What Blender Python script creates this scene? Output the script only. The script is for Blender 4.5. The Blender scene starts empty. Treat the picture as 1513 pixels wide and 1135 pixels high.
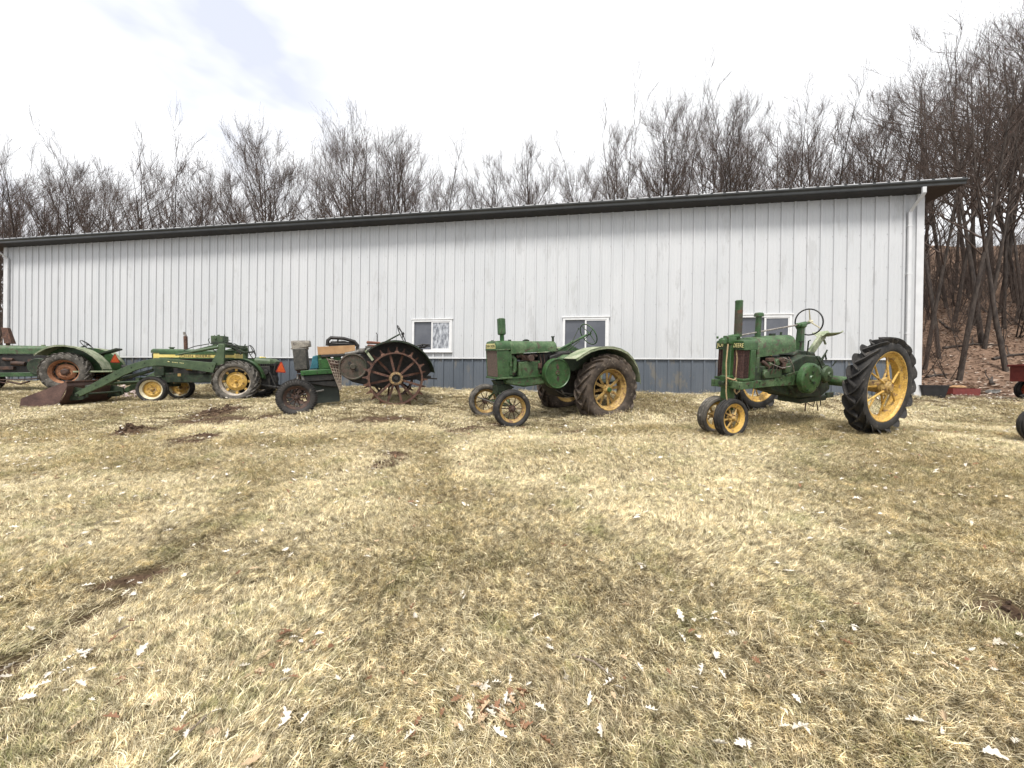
import bpy, math, random
import numpy as np
from mathutils import Vector, Matrix
random.seed(7); rng = np.random.default_rng(11)
SC = bpy.context.scene
COL = SC.collection
PI = math.pi
rad = math.radians

# ------------------------------------------------------------------ camera
EYE = Vector((0, 0, 1.55))
F, CX, CY = 568.0, 756.5, 567.5                       # focal length and centre in photo pixels
PITCH, ROLL = rad(-0.25), rad(0.78)
fw = Vector((0, math.cos(PITCH), math.sin(PITCH)))
r0 = Vector((1, 0, 0)); u0 = r0.cross(fw)
CR = r0 * math.cos(ROLL) + u0 * math.sin(ROLL)
CU = u0 * math.cos(ROLL) - r0 * math.sin(ROLL)
cam_d = bpy.data.cameras.new("camera")
cam = bpy.data.objects.new("camera", cam_d); COL.objects.link(cam)
M = Matrix((CR, CU, -fw)).transposed().to_4x4(); M.translation = EYE
cam.matrix_world = M
cam_d.sensor_fit = 'HORIZONTAL'; cam_d.sensor_width = 36.0
cam_d.lens = 36.0 * F / 1513.0
cam_d.clip_start = 0.05; cam_d.clip_end = 1000
SC.camera = cam

def ray(px, py):
    return fw + CR * ((px - CX) / F) - CU * ((py - CY) / F)
def at_depth(px, py, Y):
    v = ray(px, py); return EYE + v * (Y / v.y)

# ------------------------------------------------------------------ sky and sun
SUN_EL, SUN_AZ = rad(60), rad(196)                    # azimuth clockwise from +Y: behind the camera, slightly to the left
W = bpy.data.worlds.new("World"); SC.world = W; W.use_nodes = True
nt = W.node_tree; N = nt.nodes; LK = nt.links
for n in list(N): N.remove(n)
out = N.new('ShaderNodeOutputWorld'); bg = N.new('ShaderNodeBackground')
sky = N.new('ShaderNodeTexSky'); sky.sky_type = 'NISHITA'; sky.sun_disc = False
sky.sun_elevation = SUN_EL; sky.sun_rotation = SUN_AZ; sky.air_density = 1.0; sky.dust_density = 3.0
tc = N.new('ShaderNodeTexCoord')
mp = N.new('ShaderNodeMapping'); mp.inputs['Scale'].default_value = (1.1, 1.1, 2.6); mp.inputs['Rotation'].default_value = (0, rad(24), 0)
nz = N.new('ShaderNodeTexNoise'); nz.inputs['Scale'].default_value = 1.7; nz.inputs['Detail'].default_value = 5; nz.inputs['Roughness'].default_value = 0.5
cr = N.new('ShaderNodeValToRGB')
cr.color_ramp.elements[0].position = 0.40; cr.color_ramp.elements[0].color = (6.3, 6.6, 7.5, 1)
cr.color_ramp.elements[1].position = 0.50; cr.color_ramp.elements[1].color = (9.6, 9.65, 9.8, 1)
mx = N.new('ShaderNodeMixRGB'); mx.inputs[0].default_value = 0.93
LK.new(tc.outputs['Generated'], mp.inputs[0]); LK.new(mp.outputs[0], nz.inputs[0]); LK.new(nz.outputs['Fac'], cr.inputs[0])
sx = N.new('ShaderNodeSeparateXYZ'); LK.new(tc.outputs['Generated'], sx.inputs[0])
mr = N.new('ShaderNodeMapRange'); mr.inputs['From Min'].default_value = -.42; mr.inputs['From Max'].default_value = -.26; LK.new(sx.outputs[0], mr.inputs[0])
thin = N.new('ShaderNodeMixRGB'); thin.inputs[2].default_value = (9.6, 9.65, 9.8, 1); LK.new(mr.outputs[0], thin.inputs[0]); LK.new(cr.outputs[0], thin.inputs[1])
LK.new(sky.outputs[0], mx.inputs[1]); LK.new(thin.outputs[0], mx.inputs[2])
LK.new(mx.outputs[0], bg.inputs[0]); bg.inputs[1].default_value = 0.1
LK.new(bg.outputs[0], out.inputs[0])
sd = bpy.data.lights.new("sun", 'SUN'); sd.energy = 3.6; sd.angle = rad(16); sd.color = (1, .965, .91)
so = bpy.data.objects.new("sun", sd); COL.objects.link(so)
sdir = Vector((math.sin(SUN_AZ) * math.cos(SUN_EL), math.cos(SUN_AZ) * math.cos(SUN_EL), math.sin(SUN_EL)))
so.rotation_euler = sdir.to_track_quat('Z', 'Y').to_euler(); so.location = (0, -5, 30)
SC.view_settings.view_transform = 'Standard'; SC.view_settings.look = 'None'
SC.view_settings.gamma = 1; SC.view_settings.exposure = 0.48
SC.render.engine = 'CYCLES'

# ------------------------------------------------------------------ materials
MATS = {}
def mat(name, c1, c2=None, scale=8.0, rough=0.6, metal=0.0, bump=0.0, c3=None, t3=0.62, bscale=None, spec=0.5, thr=(0.4, 0.62), s3=None, stretch=None, fine=.62):
    """noise-mottled paint: c1 <-> c2, with patches of c3 (rust, dirt) above threshold t3"""
    if name in MATS: return MATS[name]
    m = bpy.data.materials.new(name); MATS[name] = m; m.use_nodes = True
    t = m.node_tree; n = t.nodes; l = t.links; b = n['Principled BSDF']
    b.inputs['Roughness'].default_value = rough; b.inputs['Metallic'].default_value = metal
    b.inputs['Specular IOR Level'].default_value = spec
    geo = n.new('ShaderNodeTexCoord'); src = geo.outputs['Object']
    if stretch:
        mpn = n.new('ShaderNodeMapping'); mpn.inputs['Scale'].default_value = stretch
        l.new(src, mpn.inputs[0]); src = mpn.outputs[0]
    col = None
    if c2 is None: b.inputs['Base Color'].default_value = (*c1, 1)
    else:
        a = n.new('ShaderNodeTexNoise'); a.inputs['Scale'].default_value = scale; a.inputs['Detail'].default_value = 6; a.inputs['Roughness'].default_value = .62
        r = n.new('ShaderNodeValToRGB'); r.color_ramp.elements[0].position = thr[0]; r.color_ramp.elements[1].position = thr[1]
        r.color_ramp.elements[0].color = (*c1, 1); r.color_ramp.elements[1].color = (*c2, 1)
        l.new(src, a.inputs[0]); l.new(a.outputs['Fac'], r.inputs[0]); col = r.outputs[0]
        if c3 is not None:
            a3 = n.new('ShaderNodeTexNoise'); a3.inputs['Scale'].default_value = s3 or scale * 1.7; a3.inputs['Detail'].default_value = 7; a3.inputs['Roughness'].default_value = .7
            mp3 = n.new('ShaderNodeMapping'); mp3.inputs['Location'].default_value = (3.1, 7.7, 1.3); l.new(src, mp3.inputs[0]); l.new(mp3.outputs[0], a3.inputs[0])
            r3 = n.new('ShaderNodeValToRGB'); r3.color_ramp.elements[0].position = t3; r3.color_ramp.elements[1].position = t3 + .05
            x = n.new('ShaderNodeMixRGB'); x.inputs[2].default_value = (*c3, 1)
            l.new(a3.outputs['Fac'], r3.inputs[0]); l.new(r3.outputs[0], x.inputs[0]); l.new(col, x.inputs[1]); col = x.outputs[0]
        if c3 is not None:                                # fine grime and chips
            fn = n.new('ShaderNodeTexNoise'); fn.inputs['Scale'].default_value = 45; fn.inputs['Detail'].default_value = 5; fn.inputs['Roughness'].default_value = .75
            fr = n.new('ShaderNodeValToRGB'); fr.color_ramp.elements[0].position = .36; fr.color_ramp.elements[1].position = .64; fr.color_ramp.elements[0].color = (fine, fine, fine, 1); fr.color_ramp.elements[1].color = (1 + (1 - fine) * .6,) * 3 + (1,)
            fm = n.new('ShaderNodeMixRGB'); fm.blend_type = 'MULTIPLY'; fm.inputs[0].default_value = 1
            l.new(src, fn.inputs[0]); l.new(fn.outputs['Fac'], fr.inputs[0]); l.new(col, fm.inputs[1]); l.new(fr.outputs[0], fm.inputs[2]); col = fm.outputs[0]
        l.new(col, b.inputs['Base Color'])
    if bump > 0:
        bn = n.new('ShaderNodeTexNoise'); bn.inputs['Scale'].default_value = bscale or scale * 4; bn.inputs['Detail'].default_value = 5
        l.new(src, bn.inputs[0]); bb = n.new('ShaderNodeBump'); bb.inputs['Strength'].default_value = bump; bb.inputs['Distance'].default_value = .01
        l.new(bn.outputs['Fac'], bb.inputs['Height']); l.new(bb.outputs[0], b.inputs['Normal'])
    return m

RUST = (.10, .045, .025); DIRT = (.13, .095, .06)
m_green = mat('green_paint', (.023, .064, .018), (.047, .103, .036), 5, .42, bump=.2, c3=(.05, .055, .028), t3=.555)
m_gfade = mat('faded_green_paint', (.030, .078, .024), (.085, .135, .062), 6, .6, bump=.2, c3=(.055, .038, .024), t3=.55)
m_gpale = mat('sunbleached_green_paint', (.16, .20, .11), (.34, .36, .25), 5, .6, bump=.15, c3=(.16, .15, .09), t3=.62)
m_gdark = mat('grimy_green_paint', (.008, .016, .007), (.026, .046, .020), 9, .65, bump=.3, c3=(.05, .035, .025), t3=.56)
m_gbright = mat('fresh_green_paint', (.008, .058, .006), (.02, .095, .013), 5, .5, bump=.15, c3=(.05, .05, .03), t3=.64)
m_golive = mat('olive_green_paint', (.035, .062, .026), (.060, .095, .042), 4, .55, bump=.15, c3=(.10, .09, .05), t3=.62)
m_yel = mat('yellow_paint', (.46, .27, .05), (.58, .37, .09), 7, .5, bump=.15, c3=(.22, .13, .06), t3=.555)
m_yeldirty = mat('dull_yellow_paint', (.30, .19, .055), (.45, .30, .10), 9, .6, bump=.2, c3=(.17, .09, .05), t3=.54)
m_yelstripe = mat('yellow_stripe_paint', (.62, .50, .14), (.72, .58, .2), 6, .5)
m_rust = mat('rusty_iron', (.075, .038, .028), (.14, .07, .045), 14, .85, bump=.4, c3=(.05, .03, .028), t3=.55)
m_rustdk = mat('dark_rusty_iron', (.035, .022, .018), (.085, .045, .03), 12, .8, bump=.35)
m_rustor = mat('orange_rusty_iron', (.22, .095, .045), (.34, .16, .08), 10, .75, bump=.25, c3=(.12, .06, .04), t3=.58)
m_iron = mat('greasy_black_iron', (.006, .006, .0055), (.022, .019, .016), 14, .6, bump=.35, c3=(.08, .05, .035), t3=.62)
m_steel = mat('dull_bare_steel', (.22, .2, .18), (.42, .38, .34), 14, .45, metal=.5, bump=.2, c3=(.14, .08, .05), t3=.6)
m_rubber = mat('old_black_rubber', (.012, .0115, .011), (.036, .032, .029), 7, .8, bump=.25, c3=(.11, .095, .08), t3=.6)
m_rubbrn = mat('dusty_brown_rubber', (.032, .023, .017), (.085, .063, .046), 5, .85, bump=.3, c3=(.16, .13, .10), t3=.58)
m_rubgry = mat('weathered_grey_rubber', (.05, .045, .038), (.115, .104, .088), 6, .9, bump=.3, c3=(.2, .185, .165), t3=.57)
m_core = mat('radiator_core', (.05, .022, .018), (.10, .05, .04), 30, .8, bump=.5, c3=(.03, .02, .02), t3=.55)
m_rope = mat('hemp_rope', (.34, .24, .13), (.46, .34, .2), 60, .9, bump=.5)
m_white = mat('white_vinyl', (.58, .58, .58), (.64, .64, .64), 6, .4)
m_black = mat('black_paint', (.015, .015, .015), (.03, .03, .028), 8, .5)
m_orange = mat('orange_reflective', (.85, .13, .03), (.9, .17, .04), 12, .5)
m_redrim = mat('red_border', (.45, .04, .03), (.5, .06, .04), 12, .5)
m_card = mat('tan_cardboard', (.33, .19, .09), (.42, .26, .13), 4, .85, bump=.1)
m_leather = mat('cracked_brown_leather', (.13, .045, .025), (.2, .08, .045), 9, .6, bump=.3)
m_teal = mat('teal_cloth', (.012, .085, .11), (.022, .12, .15), 8, .8, bump=.3)
m_net = mat('grimy_wire_net', (.22, .18, .14), (.34, .29, .23), 20, .8)
m_alu = mat('grey_cast_metal', (.07, .068, .06), (.15, .14, .125), 12, .55, metal=.3, bump=.2, c3=(.13, .08, .05), t3=.6)
m_buck = mat('rusty_brown_bucket_steel', (.065, .034, .028), (.125, .07, .055), 2.5, .6, bump=.2, c3=(.17, .12, .09), t3=.62, s3=6)
m_pale = mat('pale_enamel', (.45, .4, .26), (.6, .55, .4), 8, .5)
m_tub = mat('black_plastic', (.012, .012, .014), (.02, .02, .023), 8, .4)
m_darkred = mat('dark_red_paint', (.12, .018, .015), (.17, .03, .022), 8, .6, bump=.2)
m_orred = mat('orange_red_paint', (.5, .09, .04), (.6, .13, .06), 8, .5)
m_letter = mat('cream_yellow_lettering', (.62, .56, .24), (.68, .62, .3), 20, .5)

# ------------------------------------------------------------------ mesh builder
SPLIT = {'frame_bolt', 'cover_bolt', 'lever', 'radiator_side', 'radiator_bolt', 'filler_cap', 'fuel_cap', 'hanging_pin', 'arm_bolt', 'engine_bolt', 'tie_rod', 'fuel_pipe', 'flywheel_slot', 'underside_linkage', 'linkage_rod', 'hydraulic_hose', 'crate_side'}
class MB:
    def __init__(s): s.v = []; s.f = []; s.T = Matrix.Identity(4); s.P = []
    def add(s, vs, fs):
        o = len(s.v); T = s.T; s.P.append((o, len(s.f)))
        s.v += [tuple(T @ Vector(p)) for p in vs]; s.f += [tuple(i + o for i in f) for f in fs]
    def box(s, c, d, R=None):
        vs = [Vector(((i & 1) - .5, ((i >> 1) & 1) - .5, (i >> 2) - .5)) for i in range(8)]
        vs = [Vector((p.x * d[0], p.y * d[1], p.z * d[2])) for p in vs]
        if R is not None: vs = [R @ p for p in vs]
        s.add([p + Vector(c) for p in vs], [(0, 2, 3, 1), (4, 5, 7, 6), (0, 1, 5, 4), (2, 6, 7, 3), (0, 4, 6, 2), (1, 3, 7, 5)])
    def ab(s, a, b): s.box([(a[i] + b[i]) / 2 for i in range(3)], [abs(b[i] - a[i]) for i in range(3)])
    def bar(s, p, q, w, h, up=(0, 0, 1)):
        p = Vector(p); q = Vector(q); d = q - p; L = d.length; x = d / L
        y = Vector(up).cross(x)
        if y.length < 1e-4: y = Vector((0, 1, 0)).cross(x)
        y.normalize(); z = x.cross(y)
        s.box((p + q) / 2, (L, w, h), Matrix((x, y, z)).transposed())
    def ring(s, c, x, y, r, n, ph=0): return [c + x * (r * math.cos(2 * PI * i / n + ph)) + y * (r * math.sin(2 * PI * i / n + ph)) for i in range(n)]
    def tube(s, pts, r, n=8, cap=True, closed=False, ph=0):
        P = [Vector(p) for p in pts]; m = len(P)
        R = r if isinstance(r, (list, tuple)) else [r] * m
        vs = []; prev = None
        for i in range(m):
            if closed: d = P[(i + 1) % m] - P[i - 1]
            else: d = P[min(i + 1, m - 1)] - P[max(i - 1, 0)]
            if d.length < 1e-9: d = Vector((0, 0, 1))
            d.normalize()
            if prev is None:
                a = Vector((0, 0, 1)) if abs(d.z) < .9 else Vector((1, 0, 0)); x = d.cross(a).normalized()
            else: x = (prev - d * prev.dot(d)).normalized()
            prev = x; y = d.cross(x)
            vs += s.ring(P[i], x, y, R[i], n, ph)
        fs = []
        for i in range(m if closed else m - 1):
            j = (i + 1) % m
            for k in range(n):
                k2 = (k + 1) % n; fs.append((i * n + k, i * n + k2, j * n + k2, j * n + k))
        if cap and not closed: fs += [tuple(range(n))[::-1], tuple((m - 1) * n + k for k in range(n))]
        s.add(vs, fs)
    def cyl(s, p, q, r, r2=None, n=16, ph=0): s.tube([p, q], [r, r if r2 is None else r2], n, ph=ph)
    def lathe(s, prof, c=(0, 0, 0), n=48, closed=False, ax='Y'):
        """prof: (radius, along); revolve round the axis"""
        m = len(prof); vs = []
        for i in range(n):
            a = 2 * PI * i / n; ca, sa = math.cos(a), math.sin(a)
            for r, t in prof:
                if ax == 'Y': vs.append((c[0] + r * ca, c[1] + t, c[2] + r * sa))
                elif ax == 'Z': vs.append((c[0] + r * ca, c[1] + r * sa, c[2] + t))
                else: vs.append((c[0] + t, c[1] + r * ca, c[2] + r * sa))
        fs = []
        for i in range(n):
            j = (i + 1) % n
            for k in range(m if closed else m - 1):
                k2 = (k + 1) % m
                fs.append((i * m + k, i * m + k2, j * m + k2, j * m + k))
        s.add(vs, fs)
    def torus(s, c, R, r, axis=(0, 1, 0), n=32, k=8, squash=1):
        z = Vector(axis).normalized(); a = Vector((0, 0, 1)) if abs(z.z) < .9 else Vector((1, 0, 0)); x = z.cross(a).normalized(); y = z.cross(x)
        s.tube([Vector(c) + x * R * math.cos(2 * PI * i / n) + y * R * math.sin(2 * PI * i / n) for i in range(n)], r, k, closed=True)
    def prism(s, poly, y0, y1, plane='xz'):
        n = len(poly)
        def P(a, b, t): return (a, t, b) if plane == 'xz' else ((t, a, b) if plane == 'yz' else (a, b, t))
        s.add([P(a, b, y0) for a, b in poly] + [P(a, b, y1) for a, b in poly],
              [tuple(range(n)), tuple(range(n, 2 * n))[::-1]] + [(i, i + n, (i + 1) % n + n, (i + 1) % n) for i in range(n)])
    def loft(s, secs, cap=True):
        n = len(secs[0]); vs = [p for q in secs for p in q]; fs = []
        for i in range(len(secs) - 1):
            for k in range(n):
                k2 = (k + 1) % n; fs.append((i * n + k, i * n + k2, (i + 1) * n + k2, (i + 1) * n + k))
        if cap: fs += [tuple(range(n))[::-1], tuple((len(secs) - 1) * n + k for k in range(n))]
        s.add(vs, fs)
    def strip(s, path, y0, y1, t=.006):
        """bent sheet: path of (x,z), from y0 to y1, thickness t"""
        m = len(path); secs = []
        for i in range(m):
            a = Vector((*path[max(i - 1, 0)], 0)); b = Vector((*path[min(i + 1, m - 1)], 0)); d = (b - a).normalized(); nx, nz_ = -d.y, d.x
            x, z = path[i]
            secs.append([(x, y0, z), (x, y1, z), (x + nx * t, y1, z + nz_ * t), (x + nx * t, y0, z + nz_ * t)])
        s.loft(secs)
    def build(s, name, material, parent=None, smooth=35, bevel=0, mesh_only=False):
        if name in SPLIT and len(s.P) > 1:                # every bolt, lever and pipe is a part of its own
            E = s.P + [(len(s.v), len(s.f))]; first = None
            for (v0, f0), (v1, f1) in zip(E, E[1:]):
                q = MB(); q.v = s.v[v0:v1]; q.f = [tuple(i - v0 for i in f) for f in s.f[f0:f1]]; q.P = [(0, 0)]
                o = q.build(name, material, parent, smooth, bevel); first = first or o
            return first
        me = bpy.data.meshes.new(name); me.from_pydata(s.v, [], s.f); me.validate()
        if material: me.materials.append(material)
        import bmesh
        bm = bmesh.new(); bm.from_mesh(me); bmesh.ops.recalc_face_normals(bm, faces=bm.faces); bm.to_mesh(me); bm.free()
        if smooth:
            me.shade_smooth(); me.set_sharp_from_angle(angle=rad(smooth))
        if mesh_only: return me
        o = bpy.data.objects.new(name, me); COL.objects.link(o)
        if parent is not None: o.parent = parent
        if bevel:
            b = o.modifiers.new('bevel', 'BEVEL'); b.width = bevel; b.segments = 2; b.limit_method = 'ANGLE'; b.angle_limit = rad(40); b.harden_normals = False
        return o
def tag(o, label=None, cat=None, group=None, kind=None):
    if label: o['label'] = label
    if cat: o['category'] = cat
    if group: o['group'] = group
    if kind: o['kind'] = kind
    return o
def empty(name, mw, label, cat, group=None):
    o = bpy.data.objects.new(name, None); o.empty_display_size = .2; COL.objects.link(o); o.matrix_world = mw
    return tag(o, label, cat, group)
def dup(o, parent=None):
    c = o.copy(); COL.objects.link(c)
    if parent is not None: c.parent = parent
    for ch in list(o.children): dup(ch, c)
    return c
def text_part(body, size, material, mw, name, parent, sx=1.0, depth=.002):
    cu = bpy.data.curves.new(name, 'FONT'); cu.body = body; cu.size = size; cu.extrude = depth; cu.align_x = 'CENTER'; cu.align_y = 'CENTER'; cu.offset = 0.0; cu.space_character = 1.12
    t = bpy.data.objects.new(name, cu); COL.objects.link(t)
    me = bpy.data.meshes.new_from_object(t); bpy.data.objects.remove(t)
    me.transform(Matrix.Diagonal((sx, 1, 1, 1))); me.transform(mw); me.materials.clear(); me.materials.append(material)
    o = bpy.data.objects.new(name, me); COL.objects.link(o); o.parent = parent; return o

# ------------------------------------------------------------------ tractor frames (where each one stands)
def frame(org, yaw, pit, rol):
    a, p, r = rad(yaw), rad(pit), rad(rol)
    t = Vector((math.cos(a) * math.cos(p), math.sin(a) * math.cos(p), math.sin(p)))
    n = Vector((-math.sin(a), math.cos(a), 0)); up = t.cross(n)
    n2 = n * math.cos(r) + up * math.sin(r); up2 = t.cross(n2)
    m = Matrix((t, n2, up2)).transposed().to_4x4(); m.translation = Vector(org); return m
F5 = frame((5.38, 7.0, .94), 202, -4.5, -6)
F4 = frame((1.82, 9.3, .93), 207, -5.5, -4)
F3 = frame((-2.85, 9.35, 1.06), 202, -5.5, -3)
F2 = frame((-7.65, 11.5, .95), 192, -1, -2)
F1 = frame((-14.4, 12.9, 1.12), 202, -2, -1)

# ------------------------------------------------------------------ barn line and ground height
WP = Vector((-2.427, 11.833, 0)); WU = Vector((.98607, -.16633, 0)).normalized(); WN = Vector((-WU.y, WU.x, 0)) * -1   # WN faces the camera
BASE = 1.31; EAVE = 6.42; WTOP = 2.245
def wall_s(px):
    """distance along the wall line seen in photo column px (at horizon height)"""
    v = ray(px, 565); k = v.x / v.y
    return (k * WP.y - WP.x) / (WU.x - k * WU.y)
S0, S1 = wall_s(7), wall_s(1357.5)
def smooth(a, b, x):
    t = np.clip((x - a) / (b - a), 0, 1); return t * t * (3 - 2 * t)
def g_base(x, y):
    z = .10 * y + .022 * x + .02
    z = 1.3 - np.logaddexp(0, (1.3 - z) * 6) / 6
    z = np.maximum(z, -3)
    d = (y - (15.5 - .1 * x))                        # hillside behind the barn
    wide = 1.0 - .45 * smooth(4, -16, x)
    hill = np.where(d > 0, (.40 * d * smooth(-3, 9, d)) * wide, 0)
    return z + np.minimum(hill, 30) * smooth(0, 1, d) * 1.0
CP = []
for Fm, pts in ((F5, ((0, 1.0), (0, -1.0), (2.2, 0.0))), (F4, ((0, .78), (0, -.78), (2.3, .62), (2.3, -.62))), (F3, ((0, .75), (0, -.75), (2.0, .55), (2.0, -.55))),
                (F2, ((0, .65), (0, -.65), (2.0, .6), (2.0, -.6))), (F1, ((0, .75), (0, -.75), (2.3, 0)))):
    for x, y in pts: CP.append(Fm @ Vector((x, y, 0)))
CP += [F2 @ Vector((4.7, .7, -.09)), F2 @ Vector((4.7, -.7, -.09))]
for s_ in np.linspace(S0, S1 + 1, 12): CP.append(WP + WU * s_ + WN * .15 + Vector((0, 0, BASE - .03)))
CP += [Vector((7.4, 5.6, .76)), Vector((11, 8.5, 1.15)), Vector((14, 12, 1.25)), Vector((9.5, 11, 1.3)), Vector((0, 1.2, .10)), Vector((0, 4.3, .40)), Vector((-3, 4, .34)), Vector((3.5, 3, .42)), Vector((-5.5, 6, .52))]
CPa = np.array([tuple(p) for p in CP]); SIG = 1.7
_A = np.exp(-((CPa[:, None, :2] - CPa[None, :, :2]) ** 2).sum(2) / SIG ** 2) + np.eye(len(CPa)) * .02
_w = np.linalg.solve(_A, CPa[:, 2] - g_base(CPa[:, 0], CPa[:, 1]))
def vnoise(x, y, f, seed):
    x = np.asarray(x, float) * f; y = np.asarray(y, float) * f
    xi, yi = np.floor(x), np.floor(y); fx, fy = x - xi, y - yi; fx = fx * fx * (3 - 2 * fx); fy = fy * fy * (3 - 2 * fy)
    def h(a, b):
        q = np.sin(a * 127.1 + b * 311.7 + seed * 17.3) * 43758.5453; return q - np.floor(q)
    return (h(xi, yi) * (1 - fx) + h(xi + 1, yi) * fx) * (1 - fy) + (h(xi, yi + 1) * (1 - fx) + h(xi + 1, yi + 1) * fx) * fy
def hit0(px, py):
    v = ray(px, py); lo, hi = .3, 60
    t = .3
    while t < 60:
        p = EYE + v * t
        if p.z < float(gh_raw(np.array([p.x]), np.array([p.y]))[0]): break
        t *= 1.01
    return EYE + v * t
def gh_raw(x, y):
    x = np.asarray(x, float); y = np.asarray(y, float); z = g_base(x, y)
    for (cx, cy, _), w in zip(CPa, _w): z = z + w * np.exp(-((x - cx) ** 2 + (y - cy) ** 2) / SIG ** 2)
    return z
# bare soil: torn clods, a wheel rut and a dug hole, found on the lawn where the photo shows them
SOIL = []   # (x, y, rx, ry, angle, height)
def soil(px, py, rx, ry, ang, h, seed=0):
    p = hit0(px, py); SOIL.append((p.x, p.y, rx, ry, rad(ang), h))
soil(190, 642, .17, .30, 10, .13); soil(212, 638, .25, .25, 20, .03)
soil(320, 611, .40, .42, 5, .10); soil(345, 607, .30, .25, 5, .07); soil(298, 622, .6, .28, 20, .02); soil(350, 622, .8, .28, 20, .02); soil(272, 655, .30, .30, 20, .03); soil(300, 648, .22, .22, 20, .04)
soil(568, 690, .14, .22, 0, .05); soil(580, 676, .16, .2, 0, .03); soil(678, 638, .30, .22, 20, .025); soil(700, 634, .3, .2, 30, .02); soil(560, 622, .7, .16, 10, .012)
soil(735, 628, .35, .16, 10, .02); soil(850, 640, .4, .16, 10, .015); soil(215, 852, .28, .06, 32, .03)
soil(1516, 914, .26, .16, -25, .06)
RUT = [hit0(*q) for q in ((-160, 1080), (0, 985), (60, 950), (130, 905), (200, 862), (260, 822), (330, 790))]
def soil_mask(x, y):
    m = np.zeros_like(x)
    for (cx, cy, rx, ry, a, h) in SOIL:
        dx, dy = x - cx, y - cy; u = (dx * math.cos(a) + dy * math.sin(a)) / rx; v = (-dx * math.sin(a) + dy * math.cos(a)) / ry
        d = np.sqrt(u * u + v * v) + (vnoise(x, y, 9, 3) - .5) * .9
        m = np.maximum(m, smooth(1.25, .6, d))
    for i in range(len(RUT) - 1):
        a, b = RUT[i], RUT[i + 1]; dx, dy = b.x - a.x, b.y - a.y; L2 = dx * dx + dy * dy
        t = np.clip(((x - a.x) * dx + (y - a.y) * dy) / L2, 0, 1)
        d = np.hypot(x - a.x - t * dx, y - a.y - t * dy) / (.075 * (1.1 - .12 * i)) + (vnoise(x, y, 12, 5) - .5) * 1.6
        m = np.maximum(m, smooth(1.4, .5, d) * (1 - .1 * i))
    # drive behind the right end of the barn
    dd = smooth(6.8, 9.2, x - (y - 8) * .3) * smooth(9.4, 10.6, y + .05 * x + (vnoise(x, y, 1.2, 8) - .5) * 1.6)
    m = np.maximum(m, dd * smooth(.25, .55, vnoise(x, y, 1.7, 2) + .22))
    return m
def gh(x, y):
    x = np.asarray(x, float); y = np.asarray(y, float)
    z = gh_raw(x, y) + (vnoise(x, y, .9, 1) - .5) * .05 * smooth(16, 10, y) + (vnoise(x, y, 2.6, 41) - .5) * .05 * smooth(9, 3, y) + (vnoise(x, y, 6.5, 2) - .5) * .022
    z = z + smooth(15, 20, y) * ((vnoise(x, y, .25, 4) - .5) * 1.6 + (vnoise(x, y, 1.1, 6) - .5) * .3)
    for (cx, cy, rx, ry, a, h) in SOIL:
        dx, dy = x - cx, y - cy; u = (dx * math.cos(a) + dy * math.sin(a)) / rx; v = (-dx * math.sin(a) + dy * math.cos(a)) / ry
        d = np.sqrt(u * u + v * v)
        z = z + h * np.exp(-d * d * 1.3) * (.4 + 1.2 * vnoise(x, y, 14, 9))
    hx, hy = SOIL[-1][0] + .22, SOIL[-1][1] + .02
    z = z - .16 * np.exp(-(((x - hx) / .2) ** 2 + ((y - hy) / .12) ** 2))
    for i in range(len(RUT) - 1):
        a, b = RUT[i], RUT[i + 1]; dx, dy = b.x - a.x, b.y - a.y; L2 = dx * dx + dy * dy
        t = np.clip(((x - a.x) * dx + (y - a.y) * dy) / L2, 0, 1)
        d = np.hypot(x - a.x - t * dx, y - a.y - t * dy)
        z = z - .05 * np.exp(-(d / .055) ** 2) * (1 - .12 * i) * (t < .9999)
    return z
def gz(x, y): return float(gh(np.array([x]), np.array([y]))[0])
def hit(px, py):
    v = ray(px, py); t = .6
    while t < 80:
        p = EYE + v * t
        if p.z < gz(p.x, p.y): break
        t *= 1.006
    return EYE + v * t

def graded(a, b, fine0, fine1, step, grow):
    xs = list(np.arange(fine0, fine1, step)); d = step; v = xs[-1]
    while v < b: d *= grow; v += d; xs.append(v)
    d = step; v = xs[0]; lo = []
    while v > a: d *= grow; v -= d; lo.append(v)
    return np.array(lo[::-1] + xs)
gx = graded(-160, 160, -5, 5, .045, 1.022); gy = graded(-6, 170, .8, 5.0, .04, 1.014)
GX, GY = np.meshgrid(gx, gy); GZ = gh(GX, GY)
soilv = soil_mask(GX.ravel(), GY.ravel())
nx_, ny_ = len(gx), len(gy)
me = bpy.data.meshes.new('ground')
me.vertices.add(nx_ * ny_); me.vertices.foreach_set('co', np.stack([GX.ravel(), GY.ravel(), GZ.ravel()], 1).astype(np.float32).ravel())
ii = (np.arange(ny_ - 1)[:, None] * nx_ + np.arange(nx_ - 1)[None, :]).ravel()
quads = np.stack([ii, ii + 1, ii + 1 + nx_, ii + nx_], 1).astype(np.int32)
me.loops.add(len(quads) * 4); me.loops.foreach_set('vertex_index', quads.ravel())
me.polygons.add(len(quads)); me.polygons.foreach_set('loop_start', np.arange(0, len(quads) * 4, 4, dtype=np.int32))
me.update(); me.shade_smooth()
at = me.attributes.new('soil', 'FLOAT', 'POINT'); at.data.foreach_set('value', soilv.astype(np.float32))
lit = smooth(14.2, 16.0, GY.ravel() + .1 * GX.ravel() + (vnoise(GX.ravel(), GY.ravel(), .8, 12) - .5) * 1.2)
at = me.attributes.new('litter', 'FLOAT', 'POINT'); at.data.foreach_set('value', lit.astype(np.float32))
ground = bpy.data.objects.new('ground', me); COL.objects.link(ground); ground['kind'] = 'structure'

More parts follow.
